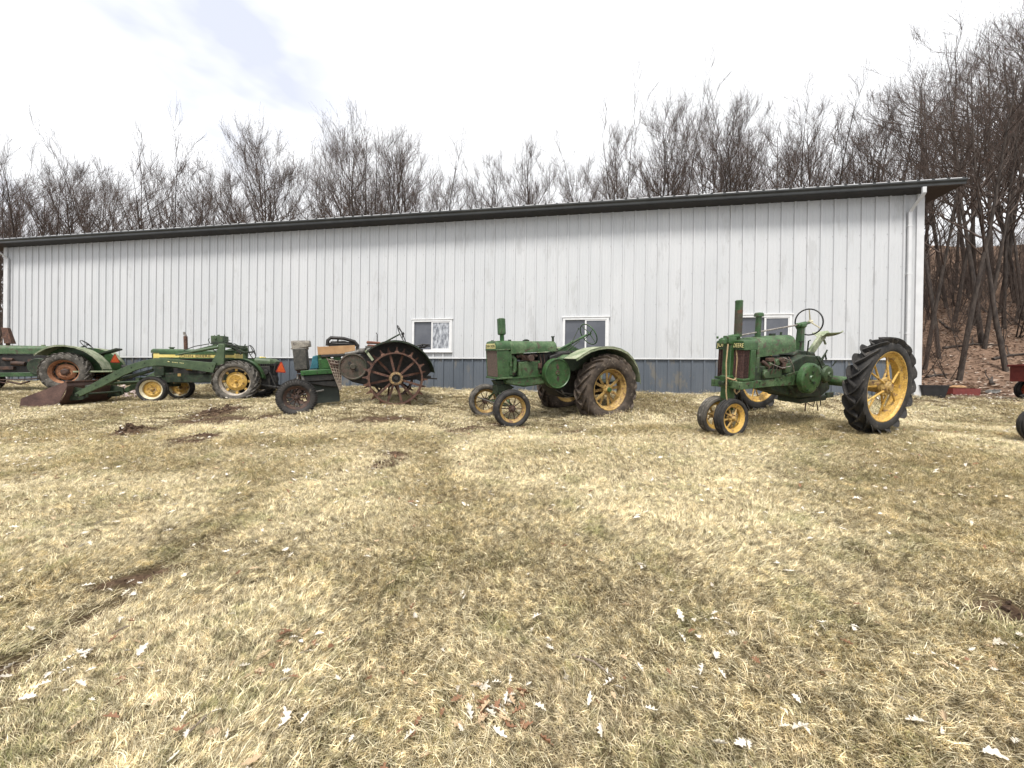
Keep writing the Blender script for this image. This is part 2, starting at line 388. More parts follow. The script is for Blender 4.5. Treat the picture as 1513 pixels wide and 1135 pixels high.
def ramp(n, stops):
    r = n.new('ShaderNodeValToRGB'); e = r.color_ramp.elements
    e[0].position, e[0].color = stops[0][0], (*stops[0][1], 1); e[1].position, e[1].color = stops[-1][0], (*stops[-1][1], 1)
    for p, c in stops[1:-1]:
        q = e.new(p); q.color = (*c, 1)
    return r
def noise(n, l, src, scale, detail=5, rough=.6, loc=None):
    t = n.new('ShaderNodeTexNoise'); t.inputs['Scale'].default_value = scale; t.inputs['Detail'].default_value = detail; t.inputs['Roughness'].default_value = rough
    if loc:
        m_ = n.new('ShaderNodeMapping'); m_.inputs['Location'].default_value = loc; l.new(src, m_.inputs[0]); src = m_.outputs[0]
    l.new(src, t.inputs[0]); return t.outputs['Fac']
def mixc(n, l, f, a, b, mode='MIX'):
    x = n.new('ShaderNodeMixRGB'); x.blend_type = mode
    for k, v in ((0, f), (1, a), (2, b)):
        if hasattr(v, 'default_value') or hasattr(v, 'is_output'): l.new(v, x.inputs[k])
        elif isinstance(v, tuple): x.inputs[k].default_value = (*v, 1)
        else: x.inputs[k].default_value = v
    return x.outputs[0]
gm = bpy.data.materials.new('lawn_soil_and_leaf_litter'); gm.use_nodes = True; n = gm.node_tree.nodes; l = gm.node_tree.links; b = n['Principled BSDF']
b.inputs['Roughness'].default_value = .95; b.inputs['Specular IOR Level'].default_value = .1
src = n.new('ShaderNodeTexCoord').outputs['Object']
a1 = n.new('ShaderNodeAttribute'); a1.attribute_name = 'soil'; a2 = n.new('ShaderNodeAttribute'); a2.attribute_name = 'litter'
rl = ramp(n, [(.35, (.035, .026, .015)), (.5, (.10, .078, .042)), (.65, (.22, .17, .10))]); l.new(noise(n, l, src, 38, 8, .75), rl.inputs[0])  # lawn floor, darkened so its colour carries the shade between blades
rs = ramp(n, [(.35, (.035, .022, .015)), (.55, (.10, .065, .042)), (.7, (.17, .12, .08))]); l.new(noise(n, l, src, 14, 8, .7), rs.inputs[0])
rf = ramp(n, [(.3, (.05, .034, .025)), (.45, (.13, .085, .06)), (.6, (.23, .155, .11)), (.72, (.38, .29, .23))]); l.new(noise(n, l, src, 7, 10, .85), rf.inputs[0])
c = mixc(n, l, a1.outputs['Fac'], rl.outputs[0], rs.outputs[0]); c = mixc(n, l, a2.outputs['Fac'], c, rf.outputs[0]); l.new(c, b.inputs['Base Color'])
bu = n.new('ShaderNodeBump'); bu.inputs['Strength'].default_value = .9; bu.inputs['Distance'].default_value = .03; l.new(noise(n, l, src, 24, 8, .7), bu.inputs['Height']); l.new(bu.outputs[0], b.inputs['Normal'])
ground.data.materials.append(gm)
# ------------------------------------------------------------------ barn (local x along the wall, local y out of the wall towards the camera, z up)
BM = Matrix((WU, WN, Vector((0, 0, 1)))).transposed().to_4x4(); BM.translation = Vector((WP.x, WP.y, 0))
barn = empty('barn', BM, 'long white ribbed metal barn with grey wainscot and dark gutter', 'barn')
m_wall = mat('white_ribbed_siding', (.455, .465, .475), (.49, .497, .505), 1.2, .42, c3=(.42, .425, .43), t3=.58, spec=.4, stretch=(1, 1, .25), fine=.97)
m_wains = mat('grey_ribbed_siding', (.075, .09, .11), (.098, .112, .132), 1.5, .45, c3=(.13, .125, .115), t3=.58, stretch=(1, 1, .35), fine=.93)
m_trimw = mat('white_metal_trim', (.5, .505, .51), (.55, .555, .56), 3, .4)
m_bronze = mat('dark_bronze_trim', (.022, .024, .024), (.036, .038, .037), 3, .35)
m_soffit = mat('dark_soffit', (.016, .013, .011), (.026, .022, .018), 3, .6)
m_glass = mat('dark_window_glass', (.07, .075, .09), (.10, .105, .12), 1.5, .08)
m_film = mat('frosted_window_film', (.13, .14, .16), (.5, .52, .55), 7, .6, thr=(.40, .66), stretch=(2.2, 1, .8))
m_roofm = mat('pale_roof_sheet_edge', (.5, .5, .5), (.62, .62, .62), 4, .4)
m_roof = mat('dark_roof_sheet', (.04, .043, .043), (.06, .062, .06), 4, .35)
PIT = .3118
def siding(z0, z1, s0, s1, off=0.0, phase=0.0):
    """ribbed sheet profile between s0 and s1"""
    mb = MB(); pr = []
    k = math.floor((s0 - phase) / PIT) - 1
    while True:
        c_ = phase + k * PIT
        if c_ > s1 + PIT: break
        for dx, h in ((-.029, 0), (-.020, .030), (.020, .030), (.029, 0), (.10, 0), (.108, .004), (.122, .004), (.13, 0), (.182, 0), (.19, .004), (.204, .004), (.212, 0)): pr.append((c_ + dx, h))
        k += 1
    def hh(s):
        for (a, ha), (b_, hb) in zip(pr, pr[1:]):
            if a <= s <= b_: return ha + (hb - ha) * (s - a) / max(b_ - a, 1e-9)
        return 0
    P = [(s0, hh(s0))] + [q for q in pr if s0 + 1e-4 < q[0] < s1 - 1e-4] + [(s1, hh(s1))]
    vs = []; fs = []
    for s, h in P: vs += [(s, h + off, z0), (s, h + off, z1)]
    for i in range(len(P) - 1): fs.append((2 * i, 2 * i + 2, 2 * i + 3, 2 * i + 1))
    mb.add(vs, fs); return mb
WIN = []
for pl, pr_ in ((608.8, 667.6), (830.5, 898.2)): WIN.append((wall_s(pl), wall_s(pr_)))
w_ = WIN[1][1] - WIN[1][0]; s3 = wall_s(1167.8); WIN.append((s3 - w_, s3))
ZB, ZT = 2.46, 3.44
wall = MB(); sp = MB()
allm = [siding(WTOP + .03, ZB, S0, S1), siding(ZT, EAVE, S0, S1)]
edges = [S0] + [e for w in WIN for e in w] + [S1]
for i in range(0, len(edges), 2): allm.append(siding(ZB, ZT, edges[i], edges[i + 1]))
for a_ in allm: wall.add(a_.v, a_.f)
wall_o = wall.build('wall', m_wall, barn, smooth=0)
end = MB(); end.ab((S1 - .02, -12, BASE), (S1 + .02, -.02, EAVE)); end.prism([(-12, EAVE), (-.02, EAVE), (-6, EAVE + 2)], S1 - .02, S1 + .02, 'yz')
end.ab((S0 - .02, -12, BASE), (S0 + .02, -.02, EAVE)); end.prism([(-12, EAVE), (-.02, EAVE), (-6, EAVE + 2)], S0 - .02, S0 + .02, 'yz'); end.ab((S0, -12.02, BASE), (S1, -12, EAVE))
end.build('end_wall', m_wall, barn, smooth=0)
wa = siding(BASE, WTOP, S0, S1 - .02, .001); wa.build('wainscot', m_wains, barn, smooth=0)
led = MB(); led.ab((S0 + .1, .0, WTOP + .0), (S1 - .1, .052, WTOP + .012)); led.ab((S0 + .1, .034, WTOP + .012), (S1 - .1, .042, WTOP + .045)); led.build('wainscot_ledge_trim', m_trimw, barn, smooth=0)
bt = MB(); bt.ab((S0, -.02, BASE - .035), (S1, .042, BASE + .006)); bt.build('base_trim', mat('grey_base_trim', (.3, .31, .33), (.36, .37, .39), 4, .5), barn, smooth=0)
bs = MB(); bs.ab((S0, -.05, BASE - .5), (S1, .0, BASE - .03)); bs.build('foundation_board', m_soffit, barn, smooth=0)
ct = MB(); ct.ab((S1 - .13, -.1, BASE), (S1 + .03, .040, EAVE)); ct.build('corner_trim', m_trimw, barn, smooth=0)
ct = MB(); ct.ab((S0 - .03, -.1, BASE), (S0 + .13, .040, EAVE)); ct.build('corner_trim', m_trimw, barn, smooth=0)
# screws in rows at every girt
sc_ = MB(); s = math.ceil(S0 / PIT) * PIT
while s < S1:
    for k in range(1, 6):
        z = WTOP + .12 + k * .835 - .25
        if z < EAVE and not any(a_ - .05 < s + .05 < b_ + .05 and ZB < z < ZT for a_, b_ in WIN): sc_.box((s - .048, .005, z), (.014, .01, .014))
    s += PIT
tag(sc_.build('siding_screw', m_bronze and mat('grey_screw', (.3, .3, .3), (.35, .35, .35), 4, .4), barn, smooth=0), kind='stuff')
# eave: soffit, gutter, roof
OH = .36; RX0, RX1 = S0 - 1.3, S1 + .55
sf = MB(); sf.ab((RX0, -.3, EAVE), (RX1, OH, EAVE + .02)); sf.ab((S1 + .02, -12, EAVE + .0), (RX1 - .02, -.3, EAVE + .02)); sf.build('soffit', m_soffit, barn, smooth=0)
gt = MB()
gp = [(OH, EAVE + .005), (OH + .075, EAVE + .005), (OH + .085, EAVE + .05), (OH + .115, EAVE + .095), (OH + .115, EAVE + .13), (OH + .10, EAVE + .13), (OH + .10, EAVE + .10), (OH + .07, EAVE + .052), (OH + .06, EAVE + .02), (OH, EAVE + .02)]
gt.prism(gp, RX0 - .02, RX1 + .02, 'yz'); gt.build('gutter', m_bronze, barn, smooth=0)
fa = MB(); fa.ab((RX0, OH - .02, EAVE + .02), (RX1, OH - .002, EAVE + .15)); fa.prism([(OH, EAVE + .0), (OH, EAVE + .17), (-6, EAVE + 2.2), (-6, EAVE + 2.0)], RX1, RX1 + .02, 'yz'); fa.build('fascia', m_bronze, barn, smooth=0)
rf_ = MB(); sl = 2.0 / 6.4
rf_.loft([[(x, OH + .05, EAVE + .145), (x, -6, EAVE + .145 + sl * (6 + OH)), (x, -12.4, EAVE + .145), (x, -12.4, EAVE + .16), (x, -6, EAVE + .16 + sl * (6 + OH)), (x, OH + .05, EAVE + .16)] for x in (RX0, RX1 + .03)])
s = RX0 + .1
while s < RX1:
    rf_.bar((s, OH + .05, EAVE + .175), (s, -6, EAVE + .175 + sl * 6.4), .045, .028); s += PIT
rf_.build('roof', m_roof, barn, smooth=0)
re_ = MB(); s = RX0 + .1
while s < RX1 - .3:
    re_.ab((s + .035, OH + .045, EAVE + .15), (s + PIT - .035, OH + .056, EAVE + .172)); s += PIT
tag(re_.build('roof_sheet_edge', m_roofm, barn, smooth=0), kind='stuff')
# downspouts
def downspout(s, sgn, nm):
    d = MB(); w = .085
    g0 = (s + sgn * .03, OH + .05, EAVE + .03)
    d.loft([[(x + dx * w, y + dy * .05, z) for dx, dy in ((-.5, -.5), (.5, -.5), (.5, .5), (-.5, .5))] for x, y, z in ((g0[0], g0[1], EAVE + .0), (g0[0], g0[1], EAVE - .14), (g0[0], g0[1] - .03, EAVE - .18), (s + sgn * .01, .1, EAVE - .40), (s, .065, EAVE - .46), (s, .065, BASE + .12))])
    d.build('downspout', m_trimw, barn, smooth=30, bevel=.008)
    for z in (2.9, 4.4, 5.6): k = MB(); k.ab((s - .055, .04, z), (s + .055, .094, z + .03)); k.build('downspout_strap', m_trimw, barn, smooth=0)
downspout(wall_s(1337), 1, 'r'); downspout(wall_s(13.5), -1, 'l')
for wi, (a_, b_) in enumerate(WIN):
    fr = MB(); t = .065; y0, y1 = -.05, .05
    fr.ab((a_, y0, ZB), (a_ + t, y1, ZT)); fr.ab((b_ - t, y0, ZB), (b_, y1, ZT)); fr.ab((a_ + t, y0, ZT - t), (b_ - t, y1, ZT)); fr.ab((a_ + t, y0, ZB), (b_ - t, y1, ZB + t))
    fr.ab((a_ - .03, .02, ZT), (b_ + .03, .065, ZT + .03)); fr.ab((a_ - .02, .02, ZB - .03), (b_ + .02, .07, ZB))
    w = fr.build('window', m_white, barn, smooth=0, bevel=.003)
    mid = (a_ + b_) / 2
    sa = MB()
    x0, x1, yy = mid - .02, b_ - t, .03
    sa.ab((x0, yy - .02, ZB + t), (x0 + .045, yy + .01, ZT - t)); sa.ab((x1 - .03, yy - .02, ZB + t), (x1, yy + .01, ZT - t)); sa.ab((x0 + .045, yy - .02, ZT - t - .03), (x1 - .03, yy + .01, ZT - t)); sa.ab((x0 + .045, yy - .02, ZB + t), (x1 - .03, yy + .01, ZB + t + .03))
    sa.build('sash', m_white, w, smooth=0)
    g1 = MB(); g1.ab((a_ + t, -.01, ZB + t), (mid - .02, 0, ZT - t)); g1.build('pane', m_glass, w, smooth=0)
    g2 = MB(); g2.ab((x0 + .045, yy - .01, ZB + t + .03), (x1 - .03, yy - .004, ZT - t - .03))
    p = g2.build('pane', m_film if wi == 0 else m_glass, w, smooth=0)
    if wi == 0: p['label'] = 'right pane covered by peeling frosted film'

# ------------------------------------------------------------------ wheel builders (axis = local Y, +Y is the outer face)
def TT(x, y, z, ry=0, rz=0, flip=False):
    m = Matrix.Translation((x, y, z)) @ Matrix.Rotation(rz, 4, 'Z')
    if flip: m = m @ Matrix.Rotation(PI, 4, 'Z')
    return m @ Matrix.Rotation(ry, 4, 'Y')
def flat_clip(mb, i0, T, hz, bulge=.25, soft=.0):
    """squash a flat tyre where it meets the ground"""
    inv = T.inverted(); c = T.translation
    for i in range(i0, len(mb.v)):
        p = Vector(mb.v[i])
        zl = p.z - c.z
        if zl < -hz * .55:
            q = inv @ p; f = min(1, (-zl - hz * .55) / (hz * .45)); q.y *= 1 + bulge * f
            r = T @ q; p = Vector((r.x, r.y, p.z))
        if p.z < c.z - hz: p.z = c.z - hz + .002 * math.sin(i)
        mb.v[i] = tuple(p)
def tyre_prof(R, rr, w, ex=.62, n=22):
    rc, hh, hw = (R + rr) / 2, (R - rr) / 2, w / 2; pr = []
    for i in range(n + 1):
        a = -0.30 * PI - (PI * 1.4) * 0 + (1.6 * PI) * i / n
        ca, sa = math.cos(a), math.sin(a)
        pr.append((rc + hh * math.copysign(abs(sa) ** ex, sa), hw * math.copysign(abs(ca) ** ex, ca)))
    return pr
def tyre_ag(T, R, rr, w, nl=22, lh=.045, lw=.042, mat_=None, parent=None, hz=None, sweep=.42, ex=.62, rot=1, seg=72):
    mb = MB(); mb.T = T; R0 = R - lh
    mb.lathe(tyre_prof(R0, rr, w, ex), n=seg)
    rc, hh, hw = (R0 + rr) / 2, (R0 - rr) / 2, w / 2
    def surf(a, th, up):
        ca, sa = math.cos(a), math.sin(a)
        r = rc + (hh + up) * math.copysign(abs(sa) ** ex, sa); y = (hw + up * .7) * math.copysign(abs(ca) ** ex, ca)
        return Vector((r * math.cos(th), y, r * math.sin(th)))
    for side in (1, -1):
        for k in range(nl):
            th0 = 2 * PI * (k + (.5 if side < 0 else 0)) / nl
            secs = []
            for j in range(8):
                f = j / 7
                a = PI / 2 - side * (-.10 + f * 1.22)          # from just past the centre line over the shoulder
                th = th0 - rot * sweep * (f ** .8) * .9
                up = lh * (1.0 if f < .82 else 1 - (f - .82) / .18 * .75)
                dt = lw / R / 2 * (1 + .25 * f); dt2 = dt * .68
                secs.append([surf(a, th - dt, -.004), surf(a, th + dt, -.004), surf(a, th + dt2, up), surf(a, th - dt2, up)])
            mb.loft(secs)
    if hz: flat_clip(mb, 0, T, hz)
    return mb.build('tyre', mat_, parent, smooth=38)
def tyre_rib(T, R, rr, w, mat_, parent, grooves=2, hz=None, bulge=.25, ex=.7, knob=False):
    mb = MB(); mb.T = T
    pr = tyre_prof(R, rr, w, ex, 30)
    out_ = []
    for r, y in pr:
        g = 0
        if r > R - .03:
            for q in ([-.17, .17] if grooves == 2 else [-.28, 0, .28]):
                if abs(y / w - q) < .035: g = .014
        out_.append((r - g, y))
    # extra rings for crisp grooves on the tread
    tread = [i for i, (r, y) in enumerate(out_) if r > R - .012]
    mb.lathe(out_, n=56)
    for yy in ([-.17, .17] if grooves == 2 else [-.28, 0, .28]): pass
    for yy in ([-.32, 0, .32] if grooves == 2 else [-.4, -.14, .14, .4]):
        ww = w * (.115 if grooves == 2 else .09)
        rr_ = R - (abs(yy) * .06 * (R - rr) / .1)
        mb.lathe([(rr_ - .02, yy * w - ww), (rr_ + .008, yy * w - ww * .8), (rr_ + .010, yy * w + ww * .8), (rr_ - .02, yy * w + ww)], n=56)
    if knob:
        for side in (-1, 1):
            for k in range(46):
                th = 2 * PI * (k + (.5 if side < 0 else 0)) / 46
                for y0_, y1_, dr in ((.50, .36, -.035), (.40, .20, -.004), (.17, .02, .004)):
                    r_ = R + dr; mb.box((r_ * math.cos(th), side * w * (y0_ + y1_) / 2, r_ * math.sin(th)), (.035, w * abs(y0_ - y1_), .022), Matrix.Rotation(-th, 3, 'Y'))
    if hz: flat_clip(mb, 0, T, hz, bulge)
    return mb.build('tyre', mat_, parent, smooth=40)
def rim_prof(rr, w, lip=.018, deep=.045):
    return [(rr + lip, w * .5), (rr + lip, w * .5 - .012), (rr, w * .5 - .018), (rr - .004, w * .32), (rr - deep, w * .2), (rr - deep, -w * .2), (rr - .004, -w * .32), (rr, -w * .5 + .018), (rr + lip, -w * .5 + .012), (rr + lip, -w * .5),
            (rr + lip - .01, -w * .5), (rr - .012, -w * .5 + .02), (rr - .016, -w * .33), (rr - deep - .012, -w * .2), (rr - deep - .012, w * .2), (rr - .016, w * .33), (rr - .012, w * .5 - .02), (rr + lip - .01, w * .5)]

def wheel_spoked(par, T, R, rr, w, nsp, hubr, rimm, spm, hubm, style='flat', hub_out=.08, spw=.035, name='wheel', deep=.045, rimw=None, hub_len=.16, stag=.0):
    rw = rimw or w * .8
    mb = MB(); mb.T = T; mb.lathe(rim_prof(rr, rw, deep=deep), n=56, closed=True)
    rim = mb.build(name, rimm, par, smooth=40)
    mb = MB(); mb.T = T
    for k in range(nsp):
        th = 2 * PI * (k + .3) / nsp; c_, s_ = math.cos(th), math.sin(th); sg = (1 if k % 2 else -1) * stag
        p = Vector((hubr * .8 * c_, hub_out * (.5) + sg, hubr * .8 * s_)); q = Vector(((rr - deep - .006) * c_, sg * .6, (rr - deep - .006) * s_))
        if style == 'flat': mb.bar(p, q, spw, .014, up=(-s_, 0, c_)) if False else mb.box((p + q) / 2, ((q - p).length, .016, spw), Matrix.Rotation(-th, 3, 'Y'))
        elif style == 'round': mb.cyl(p, q, spw * .5, spw * .4, 8)
        else:
            mb.box((p + q) / 2, ((q - p).length, spw * .9, spw), Matrix.Rotation(-th, 3, 'Y'))
    mb.build('spokes', spm, rim, smooth=35, bevel=.003 if style != 'round' else 0)
    mb = MB(); mb.T = T
    mb.lathe([(0, hub_out + .05), (hubr * .38, hub_out + .05), (hubr * .42, hub_out + .03), (hubr * .55, hub_out + .02), (hubr * .6, hub_out), (hubr, hub_out - .01), (hubr, hub_out - .05), (hubr * .7, hub_out - .06), (hubr * .6, -hub_len), (0, -hub_len)], n=28)
    for k in range(6):
        th = 2 * PI * k / 6; r_ = hubr * .78; mb.cyl((r_ * math.cos(th), hub_out - .02, r_ * math.sin(th)), (r_ * math.cos(th), hub_out + .012, r_ * math.sin(th)), .014, n=6)
    mb.build('hub', hubm, rim, smooth=35)
    return rim
def wheel_disc(par, T, rr, w, rimm, discm, capm, off=.0, discr=.72, holes=0, name='wheel', dish=.05, capr=.055):
    mb = MB(); mb.T = T; mb.lathe(rim_prof(rr, w, deep=.035), n=56, closed=True)
    rim = mb.build(name, rimm, par, smooth=40)
    mb = MB(); mb.T = T
    R1 = rr * .98 if discr > .95 else rr * discr
    mb.lathe([(R1, off - .012), (R1, off), (R1 * .93, off + dish * .3), (R1 * .66, off + dish), (R1 * .62, off + dish * .9), (R1 * .3, off + dish * .5), (capr * 1.5, off + dish * .5), (capr * 1.5, off + dish * .3), (R1 * .3, off - .012)], n=40)
    d = mb.build('wheel_disc', discm, rim, smooth=35)
    mb = MB(); mb.T = T
    mb.lathe([(0, off + dish + .06), (capr * .6, off + dish + .06), (capr, off + dish + .03), (capr, off + dish * .5), (capr * 1.35, off + dish * .5)], n=20)
    for k in range(6):
        th = 2 * PI * k / 6 + .3; r_ = R1 * .48; mb.cyl((r_ * math.cos(th), off, r_ * math.sin(th)), (r_ * math.cos(th), off + dish * .7 + .018, r_ * math.sin(th)), .013, n=6)
    if discr <= .95:
        for k in range(8):
            th = 2 * PI * k / 8; mb.box((rr * .86 * math.cos(th), off - .01, rr * .86 * math.sin(th)), (rr * .3, .03, .06), Matrix.Rotation(-th, 3, 'Y'))
    mb.build('hub', capm, rim, smooth=35)
    return rim
def steering_wheel(par, c, axis, R, m, spokes=4, r=.013, spm=None):
    mb = MB(); mb.torus(c, R, r, axis, 32, 8)
    z = Vector(axis).normalized(); a = Vector((0, 0, 1)) if abs(z.z) < .9 else Vector((1, 0, 0)); x = z.cross(a).normalized(); y = z.cross(x)
    w = mb.build('steering_wheel', m, par, smooth=50)
    mb = MB(); c = Vector(c); hub = c - z * .04
    for k in range(spokes):
        th = 2 * PI * k / spokes + .5; mb.cyl(hub, c + (x * math.cos(th) + y * math.sin(th)) * R, .014, .008, 6)
    mb.cyl(hub - z * .03, hub + z * .04, .032, .026, 12)
    mb.build('spokes', spm or m, w, smooth=40)
    return w
def pipes(par, name, m, items, n=7):
    mb = MB()
    for pts, r in items: mb.tube(pts, r, n)
    return mb.build(name, m, par, smooth=40)
def bolts(mb, pts, r=.012, d=(0, 1, 0), h=.012):
    for p in pts: p = Vector(p); mb.cyl(p, p + Vector(d) * h, r, n=6)
def hood_loft(mb, xs, hw, zb, zt, rtop, n=7, taper=None):
    """rounded-top hood: sections along x"""
    secs = []
    for i, x in enumerate(xs):
        h = hw[i]; b_, t = zb[i], zt[i]; q = [(x, -h, b_)]
        for k in range(n): a = PI - PI / 2 * k / (n - 1); q.append((x, -h + rtop[i] + rtop[i] * math.cos(a), t - rtop[i] + rtop[i] * math.sin(a)))
        for k in range(n): a = PI / 2 - PI / 2 * k / (n - 1); q.append((x, h - rtop[i] + rtop[i] * math.cos(a), t - rtop[i] + rtop[i] * math.sin(a)))
        q.append((x, h, b_)); secs.append(q)
    mb.loft(secs)
# ------------------------------------------------------------------ tractor at the right end: narrow front, wide tall lugged rear wheels
def NB():
    m = MB(); m.T = Matrix.Diagonal((1, .86, 1, 1)); return m
def build_t5():
    t = empty('row_crop_tractor', F5, 'green tractor with narrow twin front wheels and very tall yellow-spoked rear wheels', 'tractor', 'old tractors parked along the barn')
    # rear wheels
    for sgn, yy in ((1, 1.0), (-1, -1.0)):
        T = TT(0, yy, .735, ry=.1 * sgn, flip=sgn < 0)
        r = wheel_spoked(t, T, .72, .53, .30, 12, .15, m_yel, m_yel, m_yeldirty, 'round', .09, .032, 'rear_wheel', deep=.06, rimw=.19, hub_len=.14, stag=.045)
        tyre_ag(T, .765, .535, .22, 19, .072, .042, m_rubber, r, sweep=.52, rot=-1 if sgn > 0 else 1, ex=.55)
    ax = MB(); ax.lathe([(0, .32), (.085, .32), (.085, .5), (.06, .78), (.085, .8), (.085, .86), (.045, .87), (.045, 1.12), (0, 1.12)], (0, 0, .76), 20)
    ax.build('axle_housing', m_gfade, t); ax = MB(); ax.lathe([(0, -.32), (.085, -.32), (.085, -.5), (.06, -.78), (.085, -.8), (.045, -.87), (.045, -1.05), (0, -1.05)], (0, 0, .76), 20)
    ax.build('axle_housing', m_gfade, t)
    # front wheels on one post
    for sgn in (1, -1):
        T = TT(2.15, .15 * sgn, .285, ry=.4, rz=.02 * sgn, flip=sgn < 0) @ Matrix.Rotation(rad(4), 4, 'X')
        r = wheel_spoked(t, T, .31, .215, .13, 8, .065, m_yel, m_yeldirty, m_yeldirty, 'round', .03, .03, 'front_wheel', deep=.03, rimw=.12, hub_len=.05, stag=.02)
        tyre_rib(T, .305, .22, .15, m_rubgry if sgn < 0 else m_rubber, r, grooves=3)
    mb = MB(); mb.cyl((2.15, -.15, .29), (2.15, .15, .29), .03); mb.box((2.12, 0, .34), (.09, .1, .16)); mb.build('front_axle', m_gdark, t, bevel=.01)
    mb = MB()
    mb.loft([[(2.07 + dx * a * .85, dy * b_, z) for dx, dy in ((-1, -1), (1, -1), (1, 1), (-1, 1))] for z, a, b_ in ((.38, .075, .07), (.55, .085, .075), (.75, .08, .075), (.76, .11, .085), (.93, .11, .085), (.94, .075, .07), (1.44, .075, .07))])
    mb.build('steering_pedestal', m_green, t, bevel=.012)
    mb = MB(); mb.box((2.11, 0, 1.485), (.17, .16, .10)); mb.cyl((2.22, .0, 1.44), (2.22, 0, 1.52), .065, n=14); mb.box((2.09, 0, 1.545), (.14, .12, .04)); mb.cyl((2.1, 0, 1.54), (1.9, 0, 1.56), .035, n=10)
    for a_ in (-.09, .09): mb.cyl((2.24, a_, 1.52), (2.24, a_, 1.56), .018, n=6)
    mb.build('steering_gear_cap', m_green, t, bevel=.012)
    mb = MB()
    for y in (-.23, .23): mb.ab((.78, y - .025, .74), (2.14, y + .025, .86)); mb.prism([(.75, .72), (1.35, .74), (1.35, .88), (1.05, .92), (.75, .96)], y - .03, y + .03)
    mb.ab((2.04, -.204, .745), (2.13, .204, .86)); mb.build('frame_rail', m_gfade, t, bevel=.008)
    mb = MB(); bolts(mb, [(x, .256, z) for x, z in ((2.15, .8), (1.95, .8), (1.7, .83), (1.3, .84), (1.2, .84), (1.1, .9), (.95, .78), (.85, .9), (.85, .8))]); mb.build('frame_bolt', m_gdark, t)
    # radiator
    mb = NB(); mb.ab((1.93, -.25, .9), (2.05, .27, 1.345)); mb.build('radiator', m_core, t)
    mb = NB()
    for k in range(11): z = 1.0; mb.ab((2.05, -.24 + k * .046, .9), (2.062, -.232 + k * .046, 1.34))
    for k in range(3): mb.ab((1.95, .271, .9), (2.04, .276, 1.34))
    mb.build('radiator_shutter', m_core, t)
    mb = NB(); mb.ab((1.86, -.3, .87), (2.07, .3, .905)); mb.ab((1.82, .25, .88), (1.93, .3, 1.34)); mb.ab((1.82, -.3, .88), (1.93, -.25, 1.34)); mb.build('radiator_frame', m_green, t, bevel=.006)
    mb = NB(); hood_loft(mb, [1.78, 2.06, 2.075], [.29, .29, .285], [1.345, 1.345, 1.35], [1.50, 1.49, 1.485], [.05, .05, .045]); mb.build('radiator_tank', m_green, t)
    mb = NB(); mb.ab((2.07, -.26, 1.365), (2.078, .26, 1.46)); np_ = mb.build('nameplate', m_gdark, t, smooth=0)
    Rf = Matrix(((0, 0, 1), (1, 0, 0), (0, 1, 0))).to_4x4()      # text facing +X
    text_part('JOHN', .085, m_letter, Matrix.Translation((2.08, -.12, 1.412)) @ Rf, 'lettering', np_, .85)
    text_part('DEERE', .092, m_letter, Matrix.Translation((2.08, .150, 1.412)) @ Rf, 'lettering', np_, .62)
    # hood (fuel tank)
    mb = NB(); hood_loft(mb, [.76, .78, 1.2, 1.74, 1.76], [.20, .225, .25, .27, .27], [1.30, 1.28, 1.25, 1.22, 1.22], [1.53, 1.55, 1.545, 1.52, 1.51], [.13, .16, .17, .17, .16]); mb.build('hood', m_gfade, t)
    mb = NB(); mb.cyl((1.1, 0, 1.54), (1.1, 0, 1.58), .055, n=14); mb.cyl((.88, 0, 1.54), (.88, 0, 1.6), .02, n=8); mb.build('fuel_cap', m_gdark, t)
    # stacks
    mb = MB(); mb.cyl((1.88, -.02, 1.45), (1.88, -.02, 1.62), .04, n=14); mb.cyl((1.88, -.02, 1.54), (1.89, -.02, 1.96), .057, n=18); mb.build('exhaust_stack', mat('half_rusted_green_pipe', (.05, .04, .028), (.055, .10, .04), 3.5, .75, bump=.3, c3=RUST, t3=.55), t)
    mb = MB(); mb.cyl((1.89, -.02, 1.955), (1.895, -.02, 2.10), .056, n=18); mb.lathe([(.04, 0), (.058, .0), (.058, .02), (.04, .03)], (1.895, -.02, 2.085), 18, ax='Z'); mb.build('exhaust_tip', m_green, t)
    mb = MB(); mb.cyl((1.45, 0, 1.5), (1.45, 0, 1.86), .044, n=16); mb.cyl((1.45, 0, 1.5), (1.45, 0, 1.54), .075, n=16); mb.lathe([(0, .065), (.05, .06), (.068, .045), (.072, 0), (.06, -.005), (.0, -.005)], (1.45, 0, 1.86), 18, ax='Z'); mb.build('air_intake', m_green, t)
    # steering
    mb = MB(); mb.cyl((1.98, 0, 1.55), (.42, 0, 1.72), .014, n=8); mb.build('steering_rod', m_steel, t)
    mb = MB(); mb.loft([[(x + dx * a, dy * a, z) for dx, dy in ((-1, -1), (1, -1), (1, 1), (-1, 1))] for x, z, a in ((.37, 1.08, .06), (.37, 1.16, .055), (.37, 1.66, .042), (.37, 1.68, .06), (.37, 1.735, .06))]); mb.cyl((.48, 0, 1.705), (.25, 0, 1.735), .04, n=12); mb.cyl((.25, 0, 1.735), (.14, 0, 1.75), .02, n=12); mb.build('steering_post', m_green, t, bevel=.008)
    steering_wheel(t, (.17, 0, 1.76), (1, 0, -.12), .225, m_black, 3, .012, spm=m_pale)
    # engine
    mb = MB(); mb.ab((.95, -.22, .82), (1.82, .24, 1.08)); mb.ab((1.0, -.2, 1.08), (1.35, .2, 1.2)); mb.ab((1.5, -.18, 1.05), (1.8, .2, 1.15)); mb.build('engine_block', m_gdark, t, bevel=.02)
